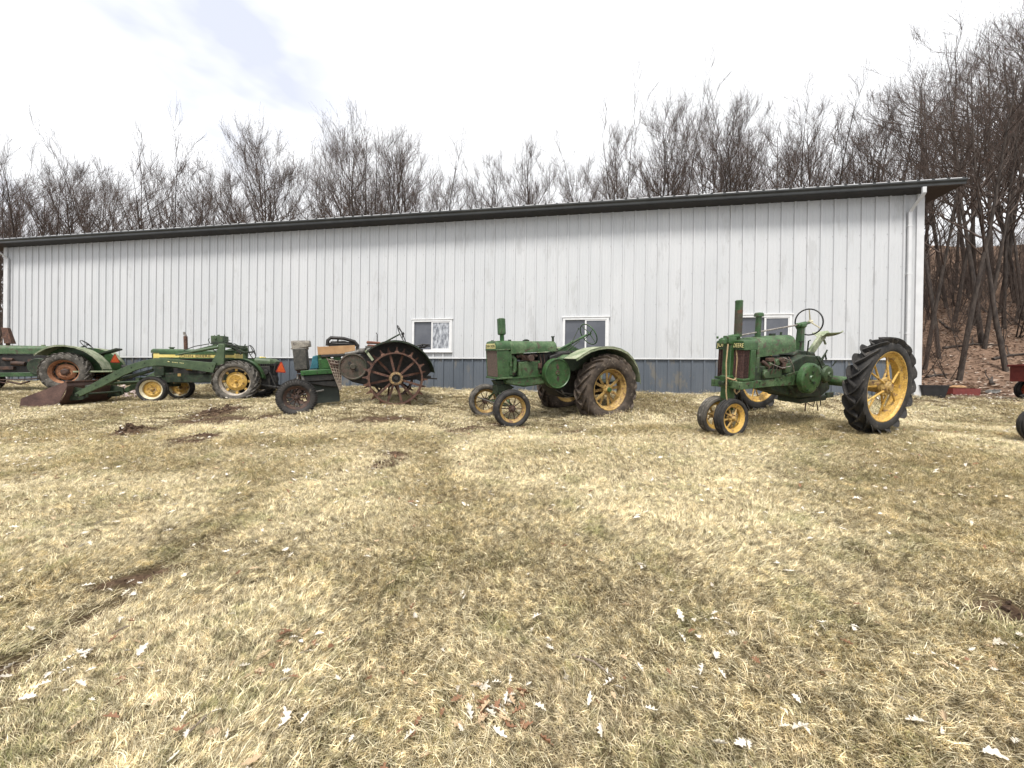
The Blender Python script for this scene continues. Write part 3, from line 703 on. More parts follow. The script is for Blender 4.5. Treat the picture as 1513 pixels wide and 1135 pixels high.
    mb = MB(); mb.ab((1.2, .2, .88), (1.62, .27, 1.02)); mb.cyl((1.35, .24, 1.13), (1.35, .3, 1.13), .055); mb.cyl((1.15, .1, 1.1), (1.55, .26, 1.1), .05); mb.ab((1.05, .22, .95), (1.16, .3, 1.1)); mb.cyl((1.72, .2, .98), (1.72, .2, 1.22), .045); mb.cyl((1.62, .27, .95), (1.62, .31, .95), .06, n=12)
    mb.build('engine_cover', m_golive, t, bevel=.01)
    mb = MB()
    for k in range(6): mb.tube([(1.0 + k * .1, .22 + .02 * (k % 2), 1.2), (1.02 + k * .1, .29, 1.13), (1.12 + k * .09, .28, 1.03 - .02 * k)], .008, 6)
    mb.cyl((1.45, .22, 1.16), (1.15, .25, 1.14), .035, n=10); mb.cyl((1.3, .27, 1.16), (1.3, .33, 1.16), .04, n=12); mb.cyl((1.6, .2, 1.15), (1.5, .28, 1.06), .03); mb.box((1.22, .27, 1.07), (.09, .08, .1)); mb.box((1.5, .26, 1.18), (.13, .06, .05))
    mb.build('carburetor', m_rustdk, t, bevel=.004)
    pipes(t, 'fuel_pipe', m_steel, [([(1.25, .3, 1.2), (1.1, .32, 1.15), (1.0, .31, 1.05), (.95, .3, .95)], .007), ([(1.55, .31, 1.12), (1.3, .33, 1.04), (1.1, .33, 1.06)], .006)])
    # gearcase, clutch side
    mb = MB(); mb.prism([(1.0, .75), (.95, 1.12), (.62, 1.22), (.2, 1.18), (-.02, .98), (-.14, .82), (-.14, .58), (.1, .47), (.75, .5)], -.25, .25); mb.prism([(.75, 1.2), (.1, 1.16), (.15, 1.24), (.6, 1.3)], -.13, .13); mb.build('gearcase', m_gdark, t, bevel=.025)
    mb = MB(); mb.lathe([(0, .46), (.05, .47), (.06, .45), (.19, .46), (.225, .455), (.245, .44), (.25, .37), (.22, .35), (.12, .27), (0, .27)], (.745, 0, .85), 40); mb.build('flywheel_cover', m_green, t)
    mb = MB(); bolts(mb, [(.745 + .2 * math.cos(a_), .455, .85 + .2 * math.sin(a_)) for a_ in (0.4, 1.6, 2.8, 4, 5.2)], .014); mb.cyl((.74, .46, .95), (.74, .475, .95), .02, n=8); mb.cyl((.70, .46, .78), (.70, .475, .78), .022, n=8); mb.build('cover_bolt', m_gdark, t)
    mb = MB(); mb.lathe([(0, .47), (.04, .48), (.05, .46), (.10, .46), (.125, .45), (.135, .42), (.135, .26), (0, .26)], (.31, 0, .89), 32); mb.build('brake_drum', m_golive, t)
    mb = MB(); mb.torus((.31, .4, .89), .145, .012, n=24); mb.tube([(.42, .4, 1.0), (.5, .4, 1.12), (.52, .36, 1.2)], .014, 8); mb.build('brake_band', m_gdark, t)
    mb = MB(); mb.ab((-.15, -.2, .38), (.55, .2, .47)); mb.ab((-.42, -.06, .40), (-.1, .06, .45)); mb.box((-.3, .16, .46), (.2, .04, .1)); mb.prism([(1.3, .66), (.9, .55), (.7, .62), (.7, .75), (1.35, .75)], -.2, .2); mb.build('drawbar_bracket', m_gdark, t, bevel=.012)
    pipes(t, 'hanging_pin', m_rustdk, [([(.42, .2, .38), (.42, .2, .24)], .01), ([(.12, .2, .38), (.1, .22, .22)], .009), ([(.02, .2, .4), (0, .2, .3)], .008), ([(.5, .15, .45), (.2, .2, .3), (0, .1, .35)], .007)])
    # levers
    pipes(t, 'lever', m_gdark, [([(.52, .1, 1.2), (.5, .1, 1.42)], .016), ([(.42, .16, 1.15), (.44, .18, 1.44), (.4, .18, 1.45)], .012), ([(.1, .22, 1.1), (.02, .24, 1.28)], .012), ([(.25, .25, 1.05), (.14, .28, 1.22), (.1, .28, 1.12)], .014), ([(-.05, .3, 1.0), (-.09, .33, 1.09)], .01)])
    mb = MB(); mb.box((.5, .1, 1.43), (.09, .03, .03)); mb.build('lever_grip', m_gdark, t)
    # seat
    mb = MB(); mb.bar((.16, 0, 1.12), (-.22, 0, 1.5), .13, .05, up=(0, 1, 0)); mb.ab((-.3, -.03, 1.46), (-.16, .03, 1.5)); mb.cyl((-.28, 0, 1.46), (-.36, 0, 1.36), .018, n=8)
    mb.build('seat_bracket', m_gpale, t, bevel=.006)
    mb = MB(); secs = []
    for i in range(11):
        f = i / 10; x = -.16 - .44 * f; w = .05 + .17 * math.sin(PI * min(1, f * .75 + .12)); up = .0 + .06 * (f ** 2.2)
        q = []
        for k in range(9): g = -1 + 2 * k / 8; q.append((x, w * g, 1.5 + up * .55 + .07 * g * g))
        q += [(x, w * (1 - 2 * k / 8), 1.49 + up * .55 + .07 * (1 - 2 * k / 8) ** 2) for k in range(9)]
        secs.append(q)
    mb.loft(secs); mb.build('seat', m_gpale, t)
    # rope round the post
    pipes(t, 'rope', m_rope, [([(2.06, .09, 1.47), (2.05, .12, 1.2), (2.05, .11, .95), (2.03, .12, .86), (2.06, .13, .82)], .011),
                              ([(2.24, .1, 1.44), (2.27, .11, 1.15), (2.26, .12, .9), (2.24, .11, .7), (2.21, .12, .5), (2.2, .13, .42)], .010),
                              ([(2.24, .11, .92), (2.12, .13, .88), (2.02, .12, .9)], .013),
                              ([(2.05, .12, .86), (2.0, .14, .78), (2.0, .15, .7), (2.05, .14, .66), (2.09, .14, .7), (2.08, .13, .8), (2.04, .12, .88)], .012), ([(2.07, .11, .9), (2.0, .14, .9), (2.0, .14, .85), (2.07, .14, .84), (2.07, .14, .88)], .014)], 6)
    mb = MB(); mb.cyl((2.26, .05, .84), (2.18, .05, .84), .02); mb.ab((2.16, -.08, .79), (2.19, .09, .85)); mb.cyl((2.22, .09, .8), (2.22, .09, .9), .02, n=8); mb.build('bracket', m_gdark, t, bevel=.004)
build_t5()

# ------------------------------------------------------------------ centre tractor: fenders, wide front axle, flat rear tyres
def build_t4():
    t = empty('fendered_tractor', F4, 'green tractor with tall square muffler, flat rear tyres and rounded fenders', 'tractor', 'old tractors parked along the barn')
    for sgn in (1, -1):
        T = TT(.07, .78 * sgn, .56, ry=.2, flip=sgn < 0)
        r = wheel_spoked(t, T, .78, .44, .34, 12, .12, m_yeldirty, m_yeldirty, m_yeldirty, 'flat', .06, .06, 'rear_wheel', deep=.05, rimw=.30, hub_len=.14, stag=.04)
        tyre_ag(T, .785, .445, .37, 19, .055, .045, m_rubbrn, r, hz=.545, sweep=.5, rot=-1 if sgn > 0 else 1, ex=.62)
        mb = MB(); mb.T = T; mb.cyl((0, .1, 0), (0, .135, 0), .06, .045, 8); mb.build('hub_cap', m_green, r)
    for sgn in (1, -1):
        T = TT(2.37, .66 * sgn, .375, ry=.1, rz=rad(-8), flip=sgn < 0)
        r = wheel_spoked(t, T, .38, .26, .14, 10, .07, m_yeldirty, m_rustdk, m_rustdk, 'round', .05, .022, 'front_wheel', deep=.03, rimw=.13, hub_len=.06, stag=.025)
        tyre_rib(T, .375, .265, .225, m_rubgry if sgn < 0 else m_rubber, r, grooves=2, hz=.36)
    # front axle: triangulated truss
    pipes(t, 'front_axle', m_gfade, [([(2.32, -.58, .42), (2.35, -.2, .62), (2.36, .2, .62), (2.32, .58, .42)], .022), ([(2.3, -.55, .38), (2.33, 0, .44), (2.3, .55, .38)], .025), ([(2.35, -.2, .62), (2.33, 0, .44), (2.35, .2, .62)], .016)], 8)
    pipes(t, 'tie_rod', m_alu, [([(2.6, -.56, .50), (2.62, .0, .49), (2.6, .5, .47), (2.45, .6, .43)], .014)], 7)
    mb = MB(); mb.ab((2.2, -.12, .6), (2.42, .12, .8)); mb.prism([(2.4, .8), (2.46, .9), (2.3, .9), (2.0, .72), (2.1, .66), (2.3, .62)], -.1, .1); mb.build('axle_bolster', m_gdark, t, bevel=.015)
    # radiator and shell
    mb = MB(); mb.ab((2.30, -.262, .98), (2.452, .262, 1.525)); mb.build('radiator', mat('perforated_brown_screen', (.05, .035, .028), (.16, .11, .085), 55, .8, bump=.5, c3=(.03, .05, .02), t3=.6), t)
    mb = MB(); mb.ab((2.2, .262, .97), (2.46, .29, 1.53)); mb.ab((2.2, -.29, .97), (2.46, -.262, 1.53)); mb.ab((2.12, .235, .99), (2.2, .275, 1.50)); mb.ab((2.12, -.275, .99), (2.2, -.235, 1.5)); mb.build('radiator_side', m_green, t, bevel=.008)
    mb = MB(); mb.ab((2.14, -.31, .935), (2.48, .31, .97)); mb.build('radiator_sill', m_gfade, t, bevel=.006); mb = MB(); mb.ab((2.16, -.3, 1.525), (2.475, .3, 1.545)); mb.build('radiator_ledge', m_gfade, t, bevel=.006)
    mb = MB(); bolts(mb, [(2.33, .29, z) for z in (1.05, 1.12, 1.19, 1.26, 1.33)], .009); mb.ab((2.14, .29, 1.19), (2.19, .315, 1.28)); mb.build('radiator_bolt', m_gfade, t)
    mb = MB(); hood_loft(mb, [2.14, 2.16, 2.42, 2.455, 2.47], [.28, .29, .29, .285, .265], [1.545] * 5, [1.715, 1.72, 1.72, 1.71, 1.685], [.12, .13, .13, .12, .10]); nose = mb.build('radiator_tank', m_green, t)
    mb = MB(); mb.prism([(-.235, 1.565), (.235, 1.565), (.235, 1.63), (.2, 1.665), (-.2, 1.665), (-.235, 1.63)], 2.466, 2.475, 'yz'); npl = mb.build('nameplate', m_letter, nose, smooth=0)
    Rf = Matrix(((0, 0, 1), (1, 0, 0), (0, 1, 0))).to_4x4()
    text_part('JOHN DEERE', .088, m_gdark, Matrix.Translation((2.477, 0, 1.612)) @ Rf, 'lettering', npl, .85)
    mb = MB(); hood_loft(mb, [.98, .99, 1.6, 2.13, 2.14], [.24, .255, .27, .285, .285], [1.46, 1.45, 1.45, 1.44, 1.44], [1.655, 1.665, 1.685, 1.71, 1.705], [.14, .15, .15, .14, .13]); mb.build('hood', m_gfade, t)
    mb = MB(); mb.cyl((1.62, 0, 1.68), (1.62, 0, 1.715), .075, n=16); mb.cyl((1.62, 0, 1.71), (1.62, 0, 1.73), .04, n=6); mb.cyl((2.02, 0, 1.7), (2.02, 0, 1.735), .035, n=10); mb.cyl((2.38, -.1, 1.7), (2.38, -.1, 1.735), .03, n=10); mb.build('filler_cap', m_gdark, t)
    mb = MB(); mb.ab((.99, .272, 1.445), (2.13, .292, 1.465)); mb.build('hood_rail', m_gfade, t)
    mb = MB(); mb.cyl((2.2, 0, 1.68), (2.2, 0, 1.88), .045, n=14); mb.build('muffler_pipe', m_gbright, t)
    mb = MB(); mb.loft([[(2.2 + a * c_, a * s_, z) for c_, s_ in ((1, .55), (.55, 1), (-.55, 1), (-1, .55), (-1, -.55), (-.55, -1), (.55, -1), (1, -.55))] for z, a in ((1.84, .06), (1.86, .078), (2.17, .078), (2.18, .07))]); mb.cyl((2.2, 0, 2.17), (2.2, 0, 2.19), .055, n=14); mb.build('muffler', m_green, t, bevel=.006)
    mb = MB(); mb.cyl((1.0, .12, 1.45), (1.0, .12, 1.75), .026, n=12); mb.cyl((1.0, .12, 1.75), (1.0, .12, 1.775), .04, n=12); mb.build('breather_pipe', m_gdark, t)
    # engine
    mb = MB(); mb.ab((1.42, -.22, .9), (1.95, .24, 1.26)); mb.build('engine_block', m_gfade, t, bevel=.02)
    mb = MB(); mb.tube([(2.1, .16, 1.40), (2.02, .2, 1.32), (2.03, .2, 1.1), (2.1, .18, 1.0)], .05, 12); mb.tube([(2.1, .12, 1.45), (1.8, .2, 1.42)], .02, 8); mb.ab((1.5, .24, .95), (1.88, .262, 1.22)); mb.build('water_pipe', m_gfade, t)
    mb = MB(); mb.cyl((1.7, .1, 1.35), (1.7, .3, 1.33), .055); mb.cyl((1.7, .3, 1.33), (1.7, .36, 1.33), .07); mb.ab((1.55, .1, 1.28), (1.85, .22, 1.4)); mb.cyl((1.85, .2, 1.38), (1.98, .2, 1.38), .035); mb.box((1.45, .24, 1.15), (.07, .08, .12)); mb.cyl((1.62, .22, 1.4), (1.5, .25, 1.36), .03); mb.build('magneto', m_rustdk, t, bevel=.006)
    mb = MB(); mb.ab((1.97, -.2, .98), (2.12, .15, 1.42)); mb.ab((1.1, -.2, .9), (1.44, .2, 1.4)); mb.ab((1.0, -.2, .8), (1.5, .2, .92)); mb.ab((1.05, -.2, 1.3), (1.95, .1, 1.42)); mb.build('fan_shroud_and_gap_shade', m_iron, t)  # black blocks round the engine: recess shade put into the colour
    pipes(t, 'fuel_pipe', m_rustdk, [([(1.9, .27, 1.42), (1.75, .29, 1.28), (1.5, .28, 1.25)], .008), ([(1.42, .22, 1.42), (1.4, .26, 1.2), (1.42, .25, 1.0)], .012), ([(1.32, .22, 1.4), (1.3, .26, 1.1)], .01), ([(1.55, .3, .75), (1.52, .32, .62), (1.5, .33, .5)], .006)])
    mb = MB(); mb.prism([(2.25, .92), (2.25, .82), (1.85, .72), (1.2, .74), (1.2, .92), (1.4, .94)], -.24, .25); mb.build('crankcase', m_gfade, t, bevel=.03)
    mb = MB(); mb.ab((1.3, .25, .92), (2.2, .27, .955)); bolts(mb, [(1.72, .26, .9), (1.4, .26, .9), (2.1, .26, .9)], .014); mb.build('crankcase_flange', m_green, t)
    # belt pulley cover
    mb = MB(); mb.lathe([(0, .52), (.03, .53), (.05, .515), (.29, .52), (.305, .535), (.32, .53), (.328, .50), (.328, .40), (.30, .37), (0, .37)], (1.16, 0, .975), 56); pc = mb.build('pulley_cover', m_green, t)
    mb = MB(); mb.lathe([(0, .525), (.05, .525), (.055, .518)], (1.16, 0, .99), 16)
    for zz, sgn in ((.99, 1), (.99, -1)):
        mb.prism([(1.16 - .035, zz + sgn * .12), (1.16, zz + sgn * .20), (1.16 + .035, zz + sgn * .12), (1.16, zz + sgn * .055)], .515, .523)
    mb.build('pulley_slot', m_rustdk, pc)
    mb = MB(); mb.prism([(1.1, .62), (1.2, 1.35), (.9, 1.42), (.3, 1.42), (.1, 1.1), (-.2, .9), (-.2, .5), (.3, .35), (.9, .4)], -.28, .28); mb.build('gearcase', m_iron, t, bevel=.03)
    mb = MB(); mb.prism([(1.0, 1.30), (.85, 1.36), (.4, 1.34), (.35, 1.26), (.8, 1.24), (1.0, 1.26)], -.1, .46); mb.build('gearcase_cover', m_gfade, t, bevel=.02)
    mb = MB(); mb.cyl((0, -.7, .55), (0, .7, .55), .09, n=16); mb.ab((-.1, -.45, .4), (.2, .45, .75)); mb.cyl((.62, .3, 1.15), (.62, .44, 1.15), .09); mb.cyl((.55, .3, .95), (.55, .4, .95), .06); mb.box((.6, .4, 1.05), (.1, .05, .2)); mb.build('axle_housing', m_iron, t)
    pipes(t, 'underside_linkage', m_alu, [([(.9, .3, .52), (.75, .36, .48), (.55, .36, .44), (.45, .3, .5)], .014), ([(1.1, .3, .6), (.8, .35, .42), (.5, .35, .46)], .012), ([(1.0, .4, .60), (.95, .42, .5)], .02)])
    # steering column and wheel
    mb = MB(); mb.cyl((.98, 0, 1.38), (-.03, 0, 1.775), .028, n=12); mb.cyl((.98, 0, 1.38), (.9, 0, 1.42), .05, n=12); mb.cyl((.42, 0, 1.60), (.36, 0, 1.63), .04, n=12); mb.build('steering_column', m_green, t)
    steering_wheel(t, (-.09, 0, 1.79), (1, 0, -.52), .27, m_green, 4, .014)
    pipes(t, 'lever', m_gdark, [([(.6, .12, 1.4), (.42, .12, 1.72), (.28, .1, 1.92)], .009), ([(.75, .2, 1.4), (.4, .3, 1.65)], .012), ([(.8, .2, 1.28), (.5, .3, 1.52)], .01), ([(.7, .3, 1.32), (.66, .32, 1.42)], .02)])
    mb = MB(); mb.cyl((.28, .1, 1.91), (.27, .1, 1.94), .018, n=8); mb.ab((.85, -.1, 1.42), (.95, .1, 1.5)); mb.build('lever_grip', m_gdark, t)
    # fenders
    for sgn in (1, -1):
        path = [(.99, 1.29), (.93, 1.315), (.80, 1.38), (.62, 1.45), (.42, 1.49), (.2, 1.505), (0, 1.49), (-.2, 1.44), (-.4, 1.35), (-.56, 1.21), (-.68, 1.04), (-.75, .85), (-.78, .66)]
        y0, y1 = sorted((.50 * sgn, .97 * sgn)); mb = MB(); mb.strip(path, y0, y1, .012)
        lipy = .97 * sgn
        mb.loft([[(x, lipy, z + .01), (x, lipy - .014 * sgn, z + .01), (x, lipy - .014 * sgn, z - .045), (x, lipy, z - .045)] for x, z in path])
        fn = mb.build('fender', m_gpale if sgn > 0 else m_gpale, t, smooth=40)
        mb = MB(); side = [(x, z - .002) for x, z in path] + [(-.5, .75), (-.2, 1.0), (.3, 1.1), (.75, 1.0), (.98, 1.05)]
        mb.prism(side, .49 * sgn, .50 * sgn); mb.build('fender_side', m_gdark, fn, smooth=0)  # dark green chosen to paint in the shade under the fender
    mb = MB(); mb.ab((-.75, -.48, .62), (.3, .48, .66)); mb.ab((-.1, -.47, 1.0), (-.06, .47, 1.34)); mb.build('platform', m_gdark, t)
    mb = MB(); mb.prism([(.75, 1.32), (.1, 1.56), (-.25, 1.36), (-.3, 1.1), (.6, 1.1)], -.47, -.45); mb.build('rear_panel', m_green, t, smooth=0)
    mb = MB(); mb.lathe([(0, 0), (.1, .01), (.2, .06), (.22, .1), (.215, .1), (.19, .07), (.1, .02), (0, .01)], (-.52, 0, 1.12), 24, ax='Z'); mb.cyl((-.45, 0, .68), (-.52, 0, 1.12), .03); mb.build('seat', m_gpale, t)
build_t4()

# ------------------------------------------------------------------ stripped steel-wheeled tractor carrying boxes
def build_t3():
    t = empty('steel_wheeled_tractor', F3, 'stripped tractor with rusty spoked steel rear wheels and no hood, heaped with boxes and scrap', 'tractor', 'old tractors parked along the barn')
    for sgn in (1, -1):
        T = TT(0, .74 * sgn, .585, ry=.15, flip=sgn < 0)
        mb = MB(); mb.T = T; mb.lathe([(.585, .125), (.585, -.125), (.571, -.125), (.571, -.112), (.573, .1), (.55, .108), (.55, .125)], n=64, closed=True)
        w = mb.build('rear_wheel', m_rust, t, smooth=35)
        mb = MB(); mb.T = T
        for k in range(12):
            th = 2 * PI * k / 12; sg = .06 if k % 2 else -.06; c_, s_ = math.cos(th), math.sin(th)
            p = Vector((.1 * c_, sg, .1 * s_)); q = Vector((.575 * c_, sg * 1.4, .575 * s_)); mb.box((p + q) / 2, ((q - p).length, .014, .05), Matrix.Rotation(-th, 3, 'Y'))
        mb.build('spokes', m_rust, w, bevel=.003)
        mb = MB(); mb.T = T
        for k in range(12):
            for s2 in (1, -1):
                th = 2 * PI * (k + (.5 if s2 > 0 else 0)) / 12; c_, s_ = math.cos(th), math.sin(th); tx = Vector((-s_, 0, c_)); rr = Vector((c_, 0, s_)); y = Vector((0, 1, 0))
                b_ = rr * .585 + y * (.07 * s2); A = [b_ + tx * .05 + y * .035, b_ - tx * .05 + y * .035, b_ - tx * .05 - y * .035, b_ + tx * .05 - y * .035]; B = [b_ + rr * .115 + tx * .012 + y * .006, b_ + rr * .115 - tx * .012 + y * .006, b_ + rr * .115 - tx * .012 - y * .006, b_ + rr * .115 + tx * .012 - y * .006]
                mid_ = [b_ + rr * .03 + tx * .025 + y * .014, b_ + rr * .03 - tx * .025 + y * .014, b_ + rr * .03 - tx * .025 - y * .014, b_ + rr * .03 + tx * .025 - y * .014]
                mb.loft([A, mid_, B])
        mb.build('lugs', m_rust, w, smooth=0)
        mb = MB(); mb.T = T; mb.lathe([(0, .14), (.04, .14), (.06, .11), (.075, .11), (.08, .13), (.12, .13), (.12, .08), (.1, .05), (.1, -.15), (0, -.15)], n=28); hb = mb.build('hub', m_iron, w)
        mb = MB(); mb.T = T; mb.lathe([(.095, .13), (.1, .142), (.145, .135), (.15, .09), (.12, .08)], n=32); mb.build('hub_ring', mat('tarnished_yellow_paint', (.10, .06, .035), (.34, .23, .10), 22, .6, c3=RUST, t3=.56), hb)
    for sgn in (1, -1):
        T = TT(2.0, .55 * sgn, .33, ry=.1, rz=rad(2 if sgn > 0 else -14), flip=sgn < 0)
        r = wheel_spoked(t, T, .345, .235, .15, 10, .06, m_rustdk, m_rustdk, m_rustdk, 'round', .05, .026, 'front_wheel', deep=.03, rimw=.14, hub_len=.06, stag=.01)
        tyre_rib(T, .37, .24, .20, m_rubber, r, grooves=2, hz=.315, bulge=.35, knob=True)
    mb = MB(); mb.bar((2.0, -.5, .38), (2.0, .5, .38), .06, .07); mb.cyl((2.0, 0, .35), (1.97, 0, .8), .06); mb.bar((2.05, .45, .42), (1.85, .1, .7), .03, .04); mb.build('front_axle', m_rustdk, t)
    pipes(t, 'tie_rod', m_alu, [([(2.1, .55, .42), (2.02, .3, .62), (1.98, .1, .78)], .02), ([(1.9, .2, .80), (1.86, .25, .4)], .03), ([(1.5, .25, .42), (1.9, .28, .36)], .02)])
    # radiator column
    mb = MB(); mb.ab((1.78, -.25, .9), (2.03, .25, 1.36)); mb.build('radiator', mat('sooty_radiator', (.035, .035, .03), (.075, .07, .06), 18, .75, bump=.35, c3=(.09, .06, .045), t3=.6), t, bevel=.015)
    mb = MB(); mb.ab((1.80, -.18, .88), (2.02, .18, .9)); mb.box((1.9, 0, .86), (.2, .3, .06)); mb.build('radiator_base', m_rustdk, t)
    mb = MB(); hood_loft(mb, [1.70, 1.72, 1.9, 2.03, 2.045], [.2, .22, .22, .22, .21], [1.40, 1.40, 1.38, 1.36, 1.36], [1.525, 1.53, 1.535, 1.535, 1.53], [.08, .09, .06, .04, .03]); mb.ab((1.76, -.23, 1.35), (2.06, .23, 1.375)); mb.cyl((1.75, .1, 1.4), (1.75, .1, 1.33), .02, n=8)
    mb.build('radiator_tank', mat('grimy_pale_grey_metal', (.13, .115, .095), (.27, .245, .205), 7, .6, bump=.25, c3=(.06, .05, .045), t3=.57), t)
    # frame and engine
    mb = MB(); mb.ab((1.22, -.25, .77), (1.92, .25, .88)); mb.build('frame_rail', m_gbright, t, bevel=.012)
    mb = MB(); mb.ab((1.2, -.22, .62), (1.9, .22, .77)); mb.prism([(1.9, .62), (1.2, .62), (1.2, .45), (1.5, .5)], -.2, .2); mb.build('oil_pan', m_iron, t, bevel=.02)
    mb = MB(); mb.ab((1.25, -.2, .88), (1.6, .22, 1.12)); mb.ab((1.32, -.2, 1.12), (1.58, .2, 1.2)); mb.ab((1.1, -.2, .88), (1.25, .2, 1.2)); mb.build('engine_block', m_gbright, t, bevel=.015)
    mb = MB(); bolts(mb, [(x, .22, z) for x in (1.32, 1.52) for z in (.93, 1.0, 1.07)], .01); bolts(mb, [(x, .25, .82) for x in (1.85, 1.6, 1.4)], .012); mb.build('engine_bolt', m_gdark, t)
    mb = MB(); mb.prism([(1.62, .9), (1.74, .9), (1.70, 1.0), (1.66, 1.18), (1.56, 1.2), (1.56, .9)], .05, .25); mb.build('teal_rag', m_teal, t, bevel=.02)
    mb = MB(); mb.lathe([(0, .50), (.05, .50), (.07, .46), (.25, .455), (.27, .48), (.29, .475), (.295, .44), (.295, .36), (.27, .34), (0, .34)], (.86, 0, .9), 48); fw_ = mb.build('flywheel', mat('rusty_green_grime', (.035, .04, .025), (.085, .06, .045), 7, .75, bump=.35, c3=(.06, .03, .022), t3=.55), t)
    mb = MB()
    for a_, r_ in ((.9, .10), (4.0, .10), (2.4, 0)): mb.cyl((.86 + r_ * math.cos(a_), .455, .9 + r_ * math.sin(a_)), (.86 + r_ * math.cos(a_), .475 if r_ == 0 else .462, .9 + r_ * math.sin(a_)), .04, n=10)
    mb.build('flywheel_slot', m_iron, fw_)
    mb = MB(); mb.prism([(1.1, 1.1), (.6, 1.2), (.2, 1.22), (-.2, 1.0), (-.35, .7), (-.2, .4), (.3, .35), (.9, .55), (1.1, .7)], -.25, .28); mb.cyl((0, -.7, .585), (0, .7, .585), .08); mb.build('gearcase', m_iron, t, bevel=.03)
    mb = MB(); mb.cyl((1.0, .2, 1.18), (.45, .25, 1.26), .05); mb.cyl((.7, .2, 1.22), (.55, .3, 1.24), .07); mb.box((.62, .1, 1.26), (.3, .2, .08)); mb.cyl((.42, .3, 1.33), (.42, .3, 1.1), .02); mb.box((.5, .22, 1.3), (.12, .1, .1)); mb.build('manifold', m_alu, t)
    # hanging dark panel, wire net
    mb = MB(); mb.ab((1.22, .05, .12), (1.72, .07, .72)); mb.ab((1.21, -.2, .12), (1.225, .07, .72)); mb.build('splash_panel', mat('dark_slate_panel', (.02, .027, .022), (.032, .042, .034), 3, .6), t, smooth=0)
    mb = MB()
    A, B, C_, D = Vector((1.36, .42, 1.10)), Vector((1.09, .44, 1.03)), Vector((1.14, .40, .42)), Vector((1.18, .40, .40))
    for k in range(5): f = k / 4; mb.cyl(A.lerp(B, f), D.lerp(C_, f), .0065, n=5)
    for k in range(11): f = k / 10; mb.cyl(A.lerp(D, f), B.lerp(C_, f), .006, n=5)
    nb = mb.build('wire_net', m_net, t)
    mb = MB(); mb.add([A, B, C_, D, A + Vector((0, -.01, 0)), B + Vector((0, -.01, 0)), C_ + Vector((0, -.01, 0)), D + Vector((0, -.01, 0))], [(0, 1, 2, 3), (7, 6, 5, 4), (0, 4, 5, 1), (1, 5, 6, 2), (2, 6, 7, 3), (3, 7, 4, 0)]); mb.build('net_backing', m_rustdk, nb, smooth=0)
    pipes(t, 'coiled_cable', m_rustdk, [([(1.38, .3, 1.12), (1.3, .42, 1.0), (1.15, .46, .97), (1.0, .44, 1.04), (.95, .38, 1.14)], .014), ([(1.3, .4, 1.12), (1.18, .44, 1.03), (1.05, .42, 1.08)], .012), ([(1.35, .42, 1.06), (1.28, .44, .97), (1.1, .46, .95)], .008)])
    # column and steering wheel
    mb = MB(); mb.cyl((.45, 0, 1.26), (-.24, 0, 1.6), .02, n=10); mb.build('steering_column', m_gdark, t)
    steering_wheel(t, (-.285, 0, 1.60), (1, 0, -.36), .225, m_iron, 4, .011)
    pipes(t, 'lever', m_iron, [([(.3, .0, 1.3), (.27, 0, 1.62), (.29, 0, 1.66)], .010), ([(.5, .25, 1.2), (.36, .28, 1.05), (.3, .3, .9)], .014)])
    # fenders
    for sgn in (1, -1):
        cx_, cz_, R_ = 0.0, .565, .86; path = [(cx_ + R_ * math.cos(rad(a_)), cz_ + R_ * math.sin(rad(a_))) for a_ in range(48, 181, 9)]
        y0, y1 = sorted((.42 * sgn, .90 * sgn)); mb = MB(); mb.strip(path, y0, y1, .008); ly = .90 * sgn
        mb.loft([[(x, ly, z + .008), (x, ly - .012 * sgn, z + .008), (x, ly - .012 * sgn, z - .03), (x, ly, z - .03)] for x, z in path])
        fn = mb.build('fender', m_gdark, t, smooth=40)
        mb = MB(); mb.prism(path + [(-.6, .45), (-.3, .6), (.3, .75)], .41 * sgn, .42 * sgn); mb.build('fender_side', m_iron, fn, smooth=0)
    mb = MB(); mb.bar((.45, .9, 1.02), (.58, .88, 1.24), .012, .05); mb.build('fender_brace', m_gpale, t)
    mb = MB(); mb.ab((-.85, -.4, .5), (-.2, .4, .56)); mb.bar((-.75, 0, .5), (-1.05, .1, .46), .06, .03); mb.bar((.3, .45, .42), (.42, .5, .45), .04, .02); mb.bar((.35, .5, .3), (.46, .6, .48), .03, .03); mb.build('drawbar', m_iron, t)
    return t
build_t3()
def on3(name, label, cat): return empty(name, F3, label, cat)
mb = MB(); mb.ab((.78, -.22, 1.22), (1.55, .22, 1.232)); mb.ab((.78, .21, 1.22), (1.55, .22, 1.40)); mb.ab((.78, -.22, 1.22), (1.55, -.21, 1.40)); mb.ab((1.54, -.21, 1.22), (1.55, .21, 1.41)); mb.ab((.78, -.21, 1.22), (.79, .21, 1.39))
mb.T = Matrix.Identity(4); o = mb.build('cardboard_box', m_card, None, smooth=0, bevel=.003); o.matrix_world = F3 @ Matrix.Translation((0, 0, -.02)); tag(o, 'open shallow tan cardboard box on top of the stripped tractor', 'box')
mb = MB(); mb.ab((.82, -.24, 1.14), (1.5, .24, 1.198)); o = mb.build('tray', m_iron, None, bevel=.01); o.matrix_world = F3; tag(o, 'dark metal tray under the cardboard box on the stripped tractor', 'tray')
mb = MB()
mb.tube([(1.36, .0, 1.40), (1.34, 0, 1.52), (1.27, 0, 1.58), (1.0, 0, 1.55), (.78, 0, 1.47), (.72, 0, 1.38), (.74, 0, 1.28)], .038, 8); mb.ab((.76, -.1, 1.36), (1.33, .0, 1.47))
mb.tube([(1.3, -.12, 1.36), (1.28, -.12, 1.48), (1.0, -.12, 1.48), (.82, -.12, 1.4)], .026, 8); mb.tube([(1.25, .05, 1.45), (1.1, .08, 1.43), (.9, .05, 1.42)], .02, 7); mb.tube([(1.15, 0, 1.46), (1.12, 0, 1.54)], .02, 6)
